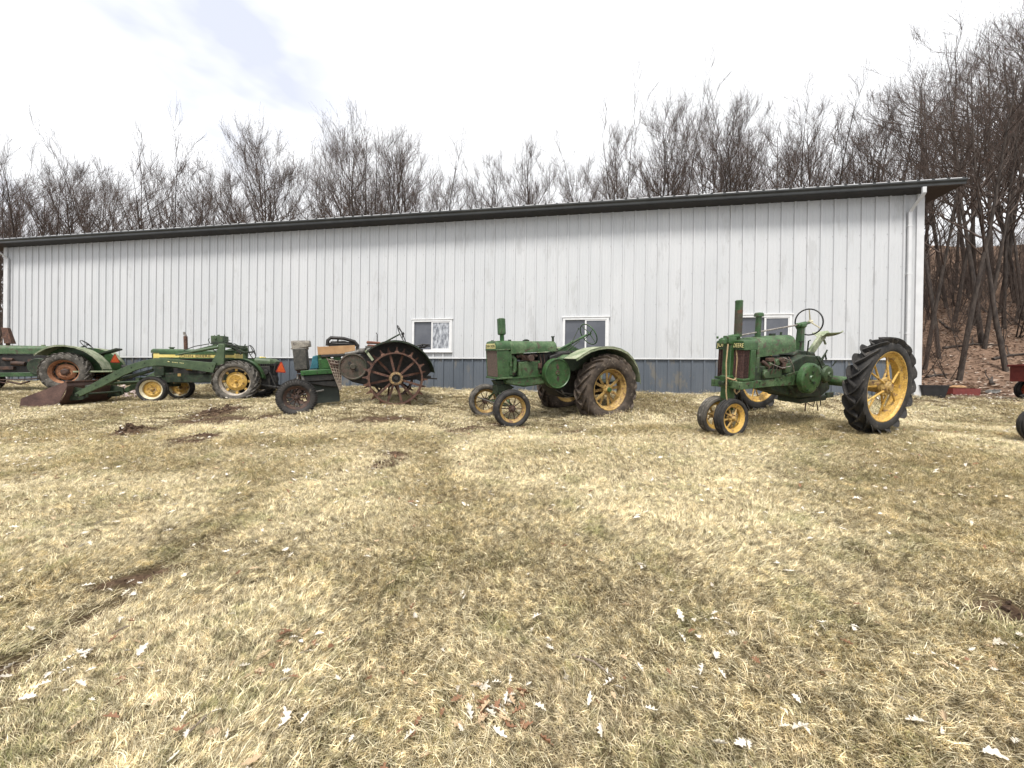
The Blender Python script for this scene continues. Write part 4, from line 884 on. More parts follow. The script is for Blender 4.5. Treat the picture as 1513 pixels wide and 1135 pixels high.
mb.ab((.8, -.15, 1.36), (1.25, .1, 1.40))
o = mb.build('bent_guard', m_iron, None); o.matrix_world = F3; tag(o, 'black bent metal guard lying in the cardboard box', 'scrap metal')
for k, (z, x0, x1, lab) in enumerate(((1.325, .22, .52, 'lower folded brown leather pad by the steering column of the stripped tractor'), (1.405, .20, .53, 'upper folded brown leather pad by the steering column of the stripped tractor'))):
    mb = MB(); mb.prism([(x0, z - .02), (x0 + .02, z + .025), (x1 - .02, z + .065), (x1, z + .03), (x1 - .02, z)], -.1, .18); o = mb.build('leather_pad', m_leather, None, bevel=.015); o.matrix_world = F3; tag(o, lab, 'pad', 'leather pads')
mb = MB()
for k in range(9):
    a_ = rng.uniform(-.12, .12, 3); mb.bar((-.58 - .02 * k, a_[0], 1.22 + .01 * k), (-.96 + .03 * k, a_[1] * 1.5, 1.27 + a_[2] * .3), .03 + .01 * (k % 3), .02)
mb.tube([(-.6, 0, 1.3), (-.75, .05, 1.33), (-.95, 0, 1.31)], .02, 6); mb.bar((-.65, 0, .6), (-.75, 0, 1.22), .05, .05)
o = mb.build('scrap_iron', m_iron, None); o.matrix_world = F3; tag(o, 'jumble of dark iron scrap behind the fender of the stripped tractor', 'scrap metal')
# ------------------------------------------------------------------ yellow-wheeled tractor with front loader
def smv(par, c, s, yaw=0, tilt=0, m1=None):
    c = Vector(c); mb = MB(); mb.T = Matrix.Translation(c) @ Matrix.Rotation(yaw, 4, 'Z') @ Matrix.Rotation(tilt, 4, 'X')
    tri = [(-.5 * s, -.36 * s), (-.42 * s, -.45 * s), (.42 * s, -.45 * s), (.5 * s, -.36 * s), (.07 * s, .5 * s), (-.07 * s, .5 * s)]
    mb.prism(tri, -.004, .0, 'yz'); a_ = mb.build('warning_triangle', m_redrim, par, smooth=0)
    mb2 = MB(); mb2.T = mb.T; mb2.prism([(y * .78, z * .78 - .02 * s) for y, z in tri], -.008, -.004, 'yz'); mb2.build('reflector', m_orange, a_, smooth=0)
    return a_
def build_t2():
    t = empty('loader_tractor', F2, 'green and yellow tractor with front loader and rusty bucket lowered to the grass', 'tractor', 'old tractors parked along the barn')
    silver = mat('dull_silver_rim', (.28, .24, .20), (.46, .42, .36), 9, .5, bump=.1, c3=(.25, .18, .12), t3=.6)
    for sgn in (1, -1):
        T = TT(.22, .65 * sgn, .55, flip=sgn < 0)
        r = wheel_disc(t, T, .40, .24, silver, m_yel, m_yel, off=.0, discr=.66, dish=.05, name='rear_wheel', capr=.035)
        tyre_ag(T, .585, .385, .31, 19, .05, .045, m_rubgry if sgn > 0 else m_rubber, r, hz=.535, sweep=.5, rot=-1 if sgn > 0 else 1)
        T = TT(2.27, .6 * sgn, .335, rz=rad(3), flip=sgn < 0)
        r = wheel_disc(t, T, .265, .16, m_pale, m_yel, m_yeldirty, off=-.03, discr=.86, dish=.045, name='front_wheel', capr=.045)
        tyre_rib(T, .35, .255, .19, m_rubber, r, grooves=2, hz=.33, bulge=.12)
    mb = MB(); mb.bar((2.27, -.55, .42), (2.27, .55, .42), .09, .09); mb.cyl((.22, -.6, .54), (.22, .6, .54), .08); mb.box((2.27, 0, .5), (.2, .2, .2)); mb.build('axle', m_gdark, t, bevel=.01)
    mb = MB(); hood_loft(mb, [.42, .45, 1.4, 2.46, 2.5], [.2, .21, .23, .25, .24], [1.335] * 5, [1.415, 1.42, 1.45, 1.455, 1.43], [.05, .06, .06, .06, .05]); mb.build('hood', m_green, t)
    mb = MB(); mb.ab((.42, -.235, 1.18), (2.45, .235, 1.335)); s_ = mb.build('side_panel', m_yelstripe, t, bevel=.01)
    mb = MB(); mb.ab((.44, .236, 1.30), (2.3, .240, 1.334)); mb.ab((.44, .236, 1.18), (2.3, .240, 1.215)); mb.build('panel_trim', m_green, s_)
    Rs = Matrix(((-1, 0, 0), (0, 0, 1), (0, 1, 0))).to_4x4()
    text_part('JOHN DEERE', .088, m_black, Matrix.Translation((1.43, .242, 1.258)) @ Rs, 'lettering', s_, 1.4)
    mb = MB(); mb.ab((2.42, -.22, .85), (2.5, .22, 1.33)); mb.build('grille', m_gdark, t, bevel=.02)
    mb = MB(); mb.ab((2.2, -.24, .7), (2.44, .24, 1.2)); mb.ab((.3, -.2, .5), (2.3, .2, .78)); mb.build('front_frame', m_gdark, t, bevel=.015)
    mb = MB(); mb.ab((.5, -.2, .7), (2.0, .2, 1.2)); mb.ab((-.35, -.24, .35), (.6, .24, .85)); mb.cyl((1.2, .2, .85), (1.2, .27, .85), .09); mb.box((1.5, .22, .9), (.2, .08, .14)); mb.box((.9, .22, .75), (.2, .1, .2)); mb.build('engine', m_iron, t, bevel=.015)
    mb = MB(); mb.cyl((1.65, .23, .9), (1.5, .25, .9), .05); mb.box((1.85, .24, 1.02), (.12, .05, .12)); mb.box((1.82, .26, .72), (.08, .02, .08)); mb.build('battery_cover', m_yeldirty, t, bevel=.006)
    mb = MB(); mb.cyl((1.78, 0, 1.42), (1.78, 0, 1.83), .048, n=16); mb.build('exhaust_stack', m_rust, t)
    mb = MB(); mb.cyl((1.78, 0, 1.83), (1.78, 0, 1.88), .03, n=12); mb.cyl((1.80, 0, 1.86), (1.81, 0, 1.95), .03, n=10); mb.build('rain_cap', m_steel, t)
    mb = MB(); mb.cyl((2.1, .05, 1.44), (2.1, .05, 1.49), .05); mb.cyl((2.1, .05, 1.49), (2.1, .05, 1.51), .07); mb.build('filler_cap', m_golive, t)
    # loader
    top = [(.64, 1.06), (1.2, 1.115), (1.6, 1.155), (1.9, 1.172), (2.1, 1.165), (2.35, 1.11), (2.6, 1.02), (2.9, .87), (3.4, .555), (3.86, .26)]
    bot = [(3.78, .165), (3.25, .44), (2.8, .71), (2.5, .865), (2.25, .945), (2.05, .98), (1.8, .975), (1.3, .89), (.72, .79)]
    for sgn in (1, -1):
        mb = MB(); y = .78 * sgn; mb.prism(top + bot, y - .035, y + .035); a_ = mb.build('loader_arm', m_golive, t, smooth=25, bevel=.006)
        mb = MB(); bolts(mb, [(x, y + .035 * sgn, z) for x, z in ((2.3, 1.05), (2.6, .93), (2.95, .75), (3.15, .62), (3.4, .47), (.8, .92), (.72, .98))], .014, (0, sgn, 0)); mb.build('arm_bolt', m_gdark, a_)
        if sgn > 0:
            mb = MB(); mb.cyl((1.75, y + .035, 1.09), (1.75, y + .037, 1.09), .038, n=20); mb.build('emblem', m_gdark, a_, smooth=0)
            mb = MB(); mb.box((1.75, y + .038, 1.088), (.045, .003, .018)); mb.box((1.76, y + .038, 1.098), (.02, .003, .014))
            for k in range(7): mb.box((1.66 - k * .036 - (.03 if k > 3 else 0), y + .037, 1.075 - k * .0045), (.024, .003, .014))
            mb.build('emblem_mark', m_letter, a_, smooth=0)
        mb = MB(); mb.prism([(.84, 1.0), (.50, .98), (.47, 1.57), (.63, 1.59), (.67, 1.35)], y - .09 * sgn - .05, y - .09 * sgn + .02); mb.build('loader_tower', m_golive, t, bevel=.012)
        mb = MB(); mb.cyl((.62, y - .1 * sgn, 1.50), (1.25, y - .06 * sgn, 1.36), .042, n=14); mb.build('lift_cylinder', m_golive, t)
        mb = MB(); mb.cyl((1.2, y - .06 * sgn, 1.37), (1.62, y - .03 * sgn, 1.27), .02, n=10); mb.bar((.7, y - .16 * sgn, 1.56), (1.6, y - .1 * sgn, 1.28), .03, .05); mb.build('piston_rod', m_golive, t)
        mb = MB(); mb.cyl((3.7, y - .1 * sgn, .42), (2.95, y - .1 * sgn, .60), .035, n=12); mb.cyl((3.05, y - .1 * sgn, .58), (2.2, y - .1 * sgn, .86), .045, n=12); mb.build('tilt_cylinder', m_gdark, t)
        mb = MB(); mb.box((3.02, y - .1 * sgn, .60), (.16, .08, .07)); mb.build('cylinder_end', m_pale, t, bevel=.015)
    mb = MB(); mb.cyl((3.2, -.75, .5), (3.2, .75, .5), .045, n=12); mb.ab((.5, -.7, 1.5), (.6, .7, 1.6)); mb.bar((2.55, -.7, .62), (2.55, .7, .62), .08, .08); mb.ab((2.5, -.4, .45), (2.6, .4, .62)); mb.build('cross_tube', m_golive, t, bevel=.008)
    mb = MB(); mb.tube([(2.35, .58, .95), (2.3, .6, .98), (2.1, .62, .99), (1.6, .6, .93), (.9, .55, .85)], .025, 8); mb.tube([(2.4, .58, .72), (2.7, .6, .74), (3.3, .64, .58)], .02, 8); mb.build('brace_tube', m_gdark, t)
    mb = MB(); mb.ab((.62, .14, 1.66), (.92, .46, 1.83)); mb.cyl((.8, .3, 1.83), (.8, .3, 1.87), .03, n=10); mb.cyl((.65, .3, 1.83), (.65, .3, 1.88), .012, n=6); mb.cyl((.9, .3, 1.83), (.9, .3, 1.86), .012, n=6); mb.cyl((.8, .48, 1.76), (.8, .5, 1.76), .035, n=10); mb.build('hydraulic_tank', m_golive, t, bevel=.04)
    mb = MB(); mb.tube([(1.03, .3, 1.76), (1.06, .3, 1.72), (1.02, .3, 1.62), (.9, .3, 1.6)], .012, 6); mb.ab((.55, .1, 1.58), (.9, .5, 1.66)); mb.bar((.6, .3, 1.58), (.2, .2, 1.48), .07, .05); mb.bar((.5, .4, 1.55), (.1, .35, 1.36), .04, .03); mb.bar((.55, .1, 1.5), (.2, .1, 1.36), .05, .06)
    mb.tube([(.62, .5, 1.66), (.5, .5, 1.72), (.42, .5, 1.7)], .01, 6); mb.tube([(.5, .3, 1.58), (.4, .32, 1.62), (.3, .3, 1.56)], .014, 6); mb.build('valve_block', m_gdark, t, bevel=.006)
    pipes(t, 'hydraulic_hose', m_black, [([(.8, .45, 1.63), (.9, .5, 1.5), (.8, .55, 1.4), (.65, .6, 1.35)], .014), ([(.55, .5, 1.6), (.3, .45, 1.55), (.2, .4, 1.3)], .013), ([(1.0, .4, 1.6), (1.3, .5, 1.52), (1.5, .62, 1.4)], .012), ([(3.0, .5, .62), (3.2, .4, .72), (3.4, .3, .55)], .012)])
    # bucket
    P = [(5.02, -.14), (4.97, .14), (4.03, .56), (4.0, .45), (4.18, .05), (4.48, -.17)]
    bk = MB(); bk.prism(P, .8, .816); b_ = bk.build('bucket', m_buck, t, smooth=0)
    bk = MB(); bk.prism(P, -.82, -.804); bk.build('end_plate', m_buck, b_, smooth=0)
    mb = MB(); secs = [[(x, -.81, z), (x, .805, z), (x + .012, .805, z + .006), (x + .012, -.81, z + .006)] for x, z in ((4.04, .56), (4.0, .45), (4.05, .25), (4.17, .04), (4.3, -.08), (4.49, -.175), (5.04, -.15))]
    mb.loft(secs); mb.build('bucket_plate', m_buck, b_, smooth=25)
    mb = MB(); mb.ab((4.0, -.82, .545), (4.07, .82, .58)); mb.build('bucket_rim', m_rust, b_, smooth=0)
    mb = MB(); mb.ab((4.96, -.83, -.165), (5.07, .83, -.143)); mb.build('cutting_edge', m_rust, b_, smooth=0)
    mb = MB()
    for y in (.6, -.6): mb.prism([(4.03, .42), (3.72, .34), (3.72, .15), (3.85, .08), (4.12, .06)], y - .02, y + .02)
    mb.cyl((3.8, -.85, .22), (3.8, .85, .22), .03); mb.build('bucket_bracket', m_gdark, b_)
    # rear
    steering_wheel(t, (.08, 0, 1.40), (1, 0, -.25), .2, m_black, 3, .012)
    mb = MB(); mb.cyl((.42, 0, 1.36), (.06, 0, 1.40), .022); mb.cyl((.3, .1, 1.36), (.2, .12, 1.62), .016, n=8); mb.bar((.14, .12, 1.56), (.28, .12, 1.55), .02, .03); mb.build('steering_column', m_gdark, t)
    for sgn in (1, -1):
        path = [(.22 + .64 * math.cos(rad(a_)), .54 + .66 * math.sin(rad(a_))) for a_ in range(62, 176, 9)]
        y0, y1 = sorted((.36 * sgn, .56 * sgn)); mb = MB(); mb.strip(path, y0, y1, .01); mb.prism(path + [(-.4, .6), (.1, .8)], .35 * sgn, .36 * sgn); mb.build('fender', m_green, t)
    mb = MB(); mb.ab((-.2, -.2, .95), (.1, .2, 1.05)); mb.ab((-.24, -.18, 1.05), (-.17, .18, 1.26)); mb.build('seat', m_yelstripe, t, bevel=.03)
    mb = MB(); hood_loft(mb, [-.62, -.5, -.1], [.2, .3, .3], [1.05, 1.05, 1.05], [1.12, 1.2, 1.24], [.05, .1, .12]); mb.T = Matrix.Identity(4); mb.build('rear_cover', m_golive, t)
    mb = MB()
    for k in range(8): mb.ab((-.62 + k * .05, -.28, .98 - .02 * (k % 2)), (-.59 + k * .05, .3, 1.06))
    mb.ab((-.5, -.3, .3), (-.1, .3, .98)); mb.bar((-.1, .35, .45), (-.75, .32, .35), .05, .06); mb.bar((-.1, -.35, .45), (-.75, -.32, .35), .05, .06); mb.bar((-.65, -.4, .36), (-.65, .4, .36), .06, .06); mb.cyl((-.5, .32, .8), (-.65, .32, .38), .025); mb.bar((-.6, .3, .75), (-.66, .3, 1.1), .05, .03); mb.cyl((-.4, .3, .8), (-.4, .36, .8), .08); mb.box((-.6, .2, .6), (.1, .1, .2))
    mb.build('rear_hitch', m_iron, t, bevel=.01)
    smv(t, (-.70, .02, .94), .34, yaw=rad(-30), tilt=rad(4))
build_t2()

# ------------------------------------------------------------------ far left tractor with big pale fenders
def build_t1():
    t = empty('wide_fender_tractor', F1, 'green tractor with orange rusty wheels and broad faded fenders at the left edge', 'tractor', 'old tractors parked along the barn')
    for sgn in (1, -1):
        T = TT(0, .75 * sgn, .585, flip=sgn < 0)
        r = wheel_disc(t, T, .36, .26, m_rustor, m_rustor, m_rustdk, off=.0, discr=.70, dish=.05, name='rear_wheel', capr=.10)
        tyre_ag(T, .62, .35, .34, 20, .04, .055, m_rubgry, r, hz=.58, sweep=.5, rot=-1 if sgn > 0 else 1)
    for sgn in (1, -1):
        T = TT(2.45, .45 * sgn, .36, flip=sgn < 0)
        r = wheel_disc(t, T, .24, .14, m_rustor, m_rustor, m_rustdk, off=.0, discr=.97, dish=.03, name='front_wheel', capr=.06)
        tyre_rib(T, .36, .235, .17, m_rubber, r, grooves=2)
    mb = MB(); mb.bar((2.45, -.42, .36), (2.45, .42, .36), .07, .07); mb.cyl((0, -.7, .6), (0, .7, .6), .1); mb.box((2.45, 0, .5), (.2, .2, .3)); mb.build('axle', m_gdark, t, bevel=.01)
    mb = MB(); hood_loft(mb, [.62, .66, 1.6, 2.6, 2.65], [.2, .23, .26, .28, .26], [1.2, 1.17, 1.17, 1.17, 1.17], [1.40, 1.43, 1.44, 1.45, 1.42], [.1, .13, .13, .13, .1]); mb.build('hood', m_gfade, t)
    mb = MB(); hood_loft(mb, [.3, .34, .66], [.24, .26, .25], [1.1, 1.1, 1.15], [1.36, 1.43, 1.44], [.1, .1, .1]); mb.cyl((.9, 0, 1.43), (.9, 0, 1.475), .05); mb.build('dash_cowl', m_gpale, t)
    mb = MB(); mb.ab((2.45, -.28, .6), (2.65, .28, 1.2)); mb.build('grille', m_gdark, t, bevel=.02)
    mb = MB(); mb.cyl((1.72, 0, 1.43), (1.70, 0, 1.66), .045); mb.loft([[(x + dx * a, dy * a, z) for dx, dy in ((-1, -1), (1, -1), (1, 1), (-1, 1))] for x, z, a in ((1.66, 1.5, .09), (1.74, 2.0, .07))]); mb.build('exhaust_stack', m_rust, t, bevel=.01)
    for y in (-.27, .27):
        mb = MB(); mb.ab((.7, y - .03, .45), (2.4, y + .03, .58)); mb.build('frame_rail', m_green, t, bevel=.01)
    mb = MB(); mb.ab((.9, -.22, .5), (2.3, .22, 1.15)); mb.prism([(.95, .35), (1.0, 1.15), (.2, 1.15), (-.25, .9), (-.25, .4), (.2, .3)], -.26, .26); mb.build('engine', m_iron, t, bevel=.03)
    mb = MB(); mb.cyl((1.2, .25, .85), (1.5, .27, .88), .07); mb.cyl((1.7, .25, 1.0), (1.45, .28, .98), .05); mb.box((1.6, .25, .72), (.3, .1, .1)); mb.cyl((1.05, .28, .95), (1.05, .33, .95), .06); mb.box((1.9, .25, .9), (.15, .08, .2)); mb.build('carburetor', m_rustdk, t, bevel=.01)
    mb = MB(); mb.lathe([(0, .42), (.05, .42), (.2, .41), (.25, .42), (.27, .40), (.27, .3), (0, .3)], (.82, 0, .76), 36); mb.build('flywheel_cover', m_gdark, t)
    pipes(t, 'linkage_rod', m_rustdk, [([(2.3, .32, .35), (1.2, .34, .36), (.6, .34, .42)], .018), ([(1.6, .3, .3), (1.3, .32, .22), (1.1, .3, .3)], .03), ([(1.9, .3, .33), (1.6, .33, .25)], .02)])
    for sgn in (1, -1):
        path = [(.62, 1.12), (.52, 1.22), (.35, 1.34), (.15, 1.41), (-.05, 1.42), (-.3, 1.37), (-.52, 1.27), (-.72, 1.1), (-.88, .88), (-.95, .66)]
        y0, y1 = sorted((.40 * sgn, .93 * sgn)); mb = MB(); mb.strip(path, y0, y1, .012); ly = .93 * sgn
        mb.loft([[(x, ly, z + .01), (x, ly - .014 * sgn, z + .01), (x, ly - .014 * sgn, z - .04), (x, ly, z - .04)] for x, z in path])
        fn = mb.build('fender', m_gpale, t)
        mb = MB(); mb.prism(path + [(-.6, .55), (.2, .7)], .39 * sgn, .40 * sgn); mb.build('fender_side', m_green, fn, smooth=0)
    mb = MB(); mb.ab((-1.15, -.6, .56), (-.2, .85, .61)); mb.build('platform', m_gpale, t, bevel=.008)
    mb = MB(); mb.loft([[(x, -.2, z), (x, .2, z), (x, .2, z + .05), (x, -.2, z + .05)] for x, z in ((-.4, 1.12), (-.7, 1.22), (-.98, 1.33))]); mb.cyl((-.5, 0, .6), (-.55, 0, 1.15), .04); mb.build('seat', m_gdark, t)
    steering_wheel(t, (-.15, 0, 1.48), (1, 0, -.8), .2, m_black, 3, .012)
    mb = MB(); mb.cyl((.4, 0, 1.2), (-.12, 0, 1.46), .025); mb.build('steering_column', m_gdark, t)
    mb = MB(); mb.ab((-1.3, -.06, .42), (-.3, .06, .48)); mb.cyl((-1.1, .2, .72), (-1.25, .1, .72), .09); mb.build('drawbar', m_iron, t)
    smv(t, (-.86, .0, 1.03), .32, yaw=rad(-20))
build_t1()

# ------------------------------------------------------------------ clutter at the right edge
def place(o, px, py, Y, yaw=0, dz=0):
    p = at_depth(px, py, Y); o.matrix_world = Matrix.Translation((p.x, p.y, gz(p.x, p.y) + dz)) @ Matrix.Rotation(rad(yaw), 4, 'Z'); return o
tub = MB(); sec = [[(a * x, b_ * y, z) for x, y in ((-1, -1), (1, -1), (1, 1), (-1, 1))] for z, a, b_ in ((0, .24, .17), (.27, .29, .21), (.30, .29, .21), (.30, .32, .24), (.315, .32, .24), (.315, .27, .19), (.03, .22, .15))]
tub.loft(sec); o = tub.build('plastic_tub', m_tub, None, smooth=0, bevel=.012); place(o, 1371, 583, 9.75, -8); tag(o, 'black plastic tub standing on the grass at the right corner of the barn', 'tub')
cr_ = empty('crate', Matrix.Identity(4), 'low dark red crate with brown debris at the foot of the wooded slope', 'crate')
mb = MB(); mb.ab((-.6, -.25, 0), (.5, -.22, .25)); mb.ab((-.6, .22, 0), (.5, .25, .25)); mb.ab((-.6, -.22, 0), (-.57, .22, .25)); mb.ab((.47, -.22, 0), (.5, .22, .25)); mb.ab((-.57, -.22, .0), (.47, .22, .04)); mb.build('crate_side', m_darkred, cr_, smooth=0)
mb = MB()
for k in range(40): a_ = rng.uniform(0, 1, 6); mb.box((.1 + .55 * a_[0] , -.2 + .4 * a_[1], .05 + .28 * a_[2]), (.12, .05, .04), Matrix.Rotation(a_[3] * 6, 3, 'Z') @ Matrix.Rotation(a_[4] * 2, 3, 'X'))
mb.build('crate_debris', mat('brown_debris', (.08, .045, .025), (.2, .13, .08), 8, .9), cr_); place(cr_, 1418, 572, 14.3, 4)
mb = MB(); mb.prism([(-.22, 0), (.2, 0), (.24, .05), (.1, .1), (-.12, .11), (-.24, .06)], -.12, .12); o = mb.build('foam_pad', m_card, None, bevel=.03); o.matrix_world = cr_.matrix_world @ Matrix.Translation((-.05, 0, .25)); tag(o, 'small crumpled tan pad resting on the low dark red crate', 'pad')
mb = MB(); mb.ab((-.25, -.08, 0), (.25, .08, .10)); mb.ab((-.2, -.1, .1), (.28, .06, .13)); o = mb.build('concrete_block', mat('grey_block', (.16, .16, .15), (.24, .24, .23), 8, .9), None, bevel=.01); place(o, 1467, 569, 14.6, 12); tag(o, 'small grey block lying right of the low red crate', 'block')
wg = empty('farm_wagon', Matrix.Identity(4), 'dark red wagon box on an orange wheel, cut by the right edge beside the woods', 'wagon')
mb = MB(); mb.ab((-.35, -.8, .55), (1.8, .8, .60)); mb.ab((-.35, -.8, .6), (1.8, -.76, 1.05)); mb.ab((-.35, .76, .6), (1.8, .8, 1.05)); mb.ab((-.35, -.76, .6), (-.31, .76, 1.05)); mb.ab((1.76, -.76, .6), (1.8, .76, 1.05)); mb.ab((-.39, -.84, 1.0), (-.31, .84, 1.06)); mb.build('wagon_box', m_darkred, wg, smooth=0, bevel=.006)
mb = MB(); mb.ab((-.2, -.815, .72), (.3, -.80, .95)); mb.build('box_panel', m_alu, wg)
for x in (.18, 1.4):
    for sgn in (1, -1):
        T = TT(x, .85 * sgn, .3, flip=sgn < 0); r = wheel_disc(wg, T, .2, .13, m_orred, m_orred, m_rustdk, off=.0, discr=.97, dish=.03, name='wheel', capr=.04); tyre_rib(T, .3, .2, .16, m_rubber, r)
mb = MB(); mb.cyl((.18, -.8, .3), (.18, .8, .3), .04); mb.cyl((1.4, -.8, .3), (1.4, .8, .3), .04); mb.ab((.1, -.3, .3), (1.5, .3, .55)); mb.bar((-.3, 0, .4), (-1.3, -.3, .12), .04, .04); mb.build('axle', m_iron, wg)
place(wg, 1562, 590, 10.9, -4)
# a tractor almost wholly outside the frame: only its small front tyre shows at the right edge
rt = empty('edge_tractor', Matrix.Identity(4), 'tractor cut by the right edge, only its dark front tyre showing', 'tractor')
for sgn in (1,):
    T = TT(0, 0, .27); r = wheel_disc(rt, T, .19, .12, m_yel, m_yel, m_yel, off=0, discr=.97, dish=.02, name='front_wheel', capr=.04); tyre_rib(T, .27, .19, .14, m_rubber, r)
mb = MB(); mb.cyl((0, -.12, .27), (0, 0, .27), .03); mb.cyl((0, -.12, .27), (-.5, -.12, .75), .05); mb.build('steering_pedestal', m_green, rt)
mb = MB(); hood_loft(mb, [-1.9, -.8, -.45], [.22, .25, .25], [.7, .7, .7], [1.3, 1.3, 1.25], [.12, .14, .14]); mb.build('hood', m_green, rt)
for sgn in (1, -1):
    T = TT(-2.1, .7 * sgn, .6, flip=sgn < 0); r = wheel_spoked(rt, T, .6, .42, .28, 10, .1, m_yel, m_yel, m_yel, 'round', .05, .04, 'rear_wheel'); tyre_ag(T, .6, .42, .28, 18, .04, .05, m_rubber, r)
mb = MB(); mb.cyl((-2.1, -.7, .6), (-2.1, .7, .6), .07); mb.ab((-2.3, -.25, .4), (-1.2, .25, 1.0)); mb.build('gearcase', m_gdark, rt)
p = at_depth(1538, 657, 5.62); rt.matrix_world = Matrix.Translation((p.x, p.y, p.z + .01)) @ Matrix.Rotation(rad(172), 4, 'Z')

# fallen sticks
for k, (a_, b_, r_) in enumerate((((1462, 586), (1496, 590), .012), ((845, 976), (905, 1008), .006), ((275, 1097), (312, 1062), .006), ((165, 945), (195, 932), .005))):
    P, Q = hit(*a_), hit(*b_); mb = MB(); m_ = (P + Q) / 2
    mb.tube([P - m_ + Vector((0, 0, .03)), Vector((.01, .01, .04)), Q - m_ + Vector((0, 0, .03))], [r_, r_ * .9, r_ * .5], 6)
    o = mb.build('stick', mat('grey_bark', (.12, .09, .065), (.24, .2, .16), 20, .9), None); o.location = m_
    tag(o, ('long grey stick on the bare dirt near the right edge', 'thin dry stick among leaves in the middle foreground', 'thin dry stick in the left foreground grass', 'short thin twig beside the rut at the left')[k], 'stick')
# ------------------------------------------------------------------ bare trees
m_bark = mat('grey_brown_bark', (.022, .016, .013), (.065, .050, .040), 9, .9, bump=.5, stretch=(1, 1, .3))
m_twig = mat('brown_twigs', (.038, .026, .02), (.09, .064, .05), 3, .9)
m_bud = mat('reddish_buds', (.13, .05, .032), (.2, .09, .055), 2, .8)
class TubeSet:
    def __init__(s): s.V = []; s.Fc = []; s.n = 0
    def tube(s, P, R, k):
        P = np.asarray(P); m = len(P); d = np.gradient(P, axis=0); d /= np.linalg.norm(d, axis=1)[:, None] + 1e-9
        a = np.array([0, 0, 1.]) if abs(d[0][2]) < .8 else np.array([1., 0, 0])
        x = np.cross(d, a); x /= np.linalg.norm(x, axis=1)[:, None] + 1e-9; y = np.cross(d, x)
        th = np.arange(k) * 2 * PI / k
        ring = P[:, None, :] + np.asarray(R)[:, None, None] * (np.cos(th)[None, :, None] * x[:, None, :] + np.sin(th)[None, :, None] * y[:, None, :])
        s.V.append(ring.reshape(-1, 3)); i = np.arange(m - 1)[:, None] * k; j = np.arange(k)[None, :]; j2 = (j + 1) % k
        s.Fc.append((np.stack([i + j, i + j2, i + k + j2, i + k + j], -1).reshape(-1, 4)) + s.n); s.n += m * k
    def quads(s, C, size, r):
        """tiny crossed buds"""
        C = np.asarray(C); m = len(C); a = r.normal(size=(m, 3)); a /= np.linalg.norm(a, axis=1)[:, None]; b = np.cross(a, r.normal(size=(m, 3))); b /= np.linalg.norm(b, axis=1)[:, None]
        sz = (size * r.uniform(.6, 1.4, m))[:, None]; v = np.stack([C - a * sz, C - b * sz * .5, C + a * sz, C + b * sz * .5], 1); s.V.append(v.reshape(-1, 3)); s.Fc.append(np.arange(m * 4).reshape(m, 4) + s.n); s.n += m * 4
    def mesh(s, name, m):
        V = np.concatenate(s.V).astype(np.float32); Q = np.concatenate(s.Fc).astype(np.int32); me = bpy.data.meshes.new(name)
        me.vertices.add(len(V)); me.vertices.foreach_set('co', V.ravel()); me.loops.add(Q.size); me.loops.foreach_set('vertex_index', Q.ravel())
        me.polygons.add(len(Q)); me.polygons.foreach_set('loop_start', np.arange(0, Q.size, 4, dtype=np.int32)); me.update(); me.shade_smooth(); me.materials.append(m); return me
def grow(r, start, d, L, rad0, seg, wob, up, k, ts, tip=.25):
    P = [start]; d = d / np.linalg.norm(d)
    for i in range(seg):
        d = d + r.normal(size=3) * wob + np.array([0, 0, up]); d /= np.linalg.norm(d); P.append(P[-1] + d * L / seg)
    P = np.array(P); R = rad0 * (1 - (1 - tip) * np.linspace(0, 1, seg + 1)); ts.tube(P, R, k); return P, R
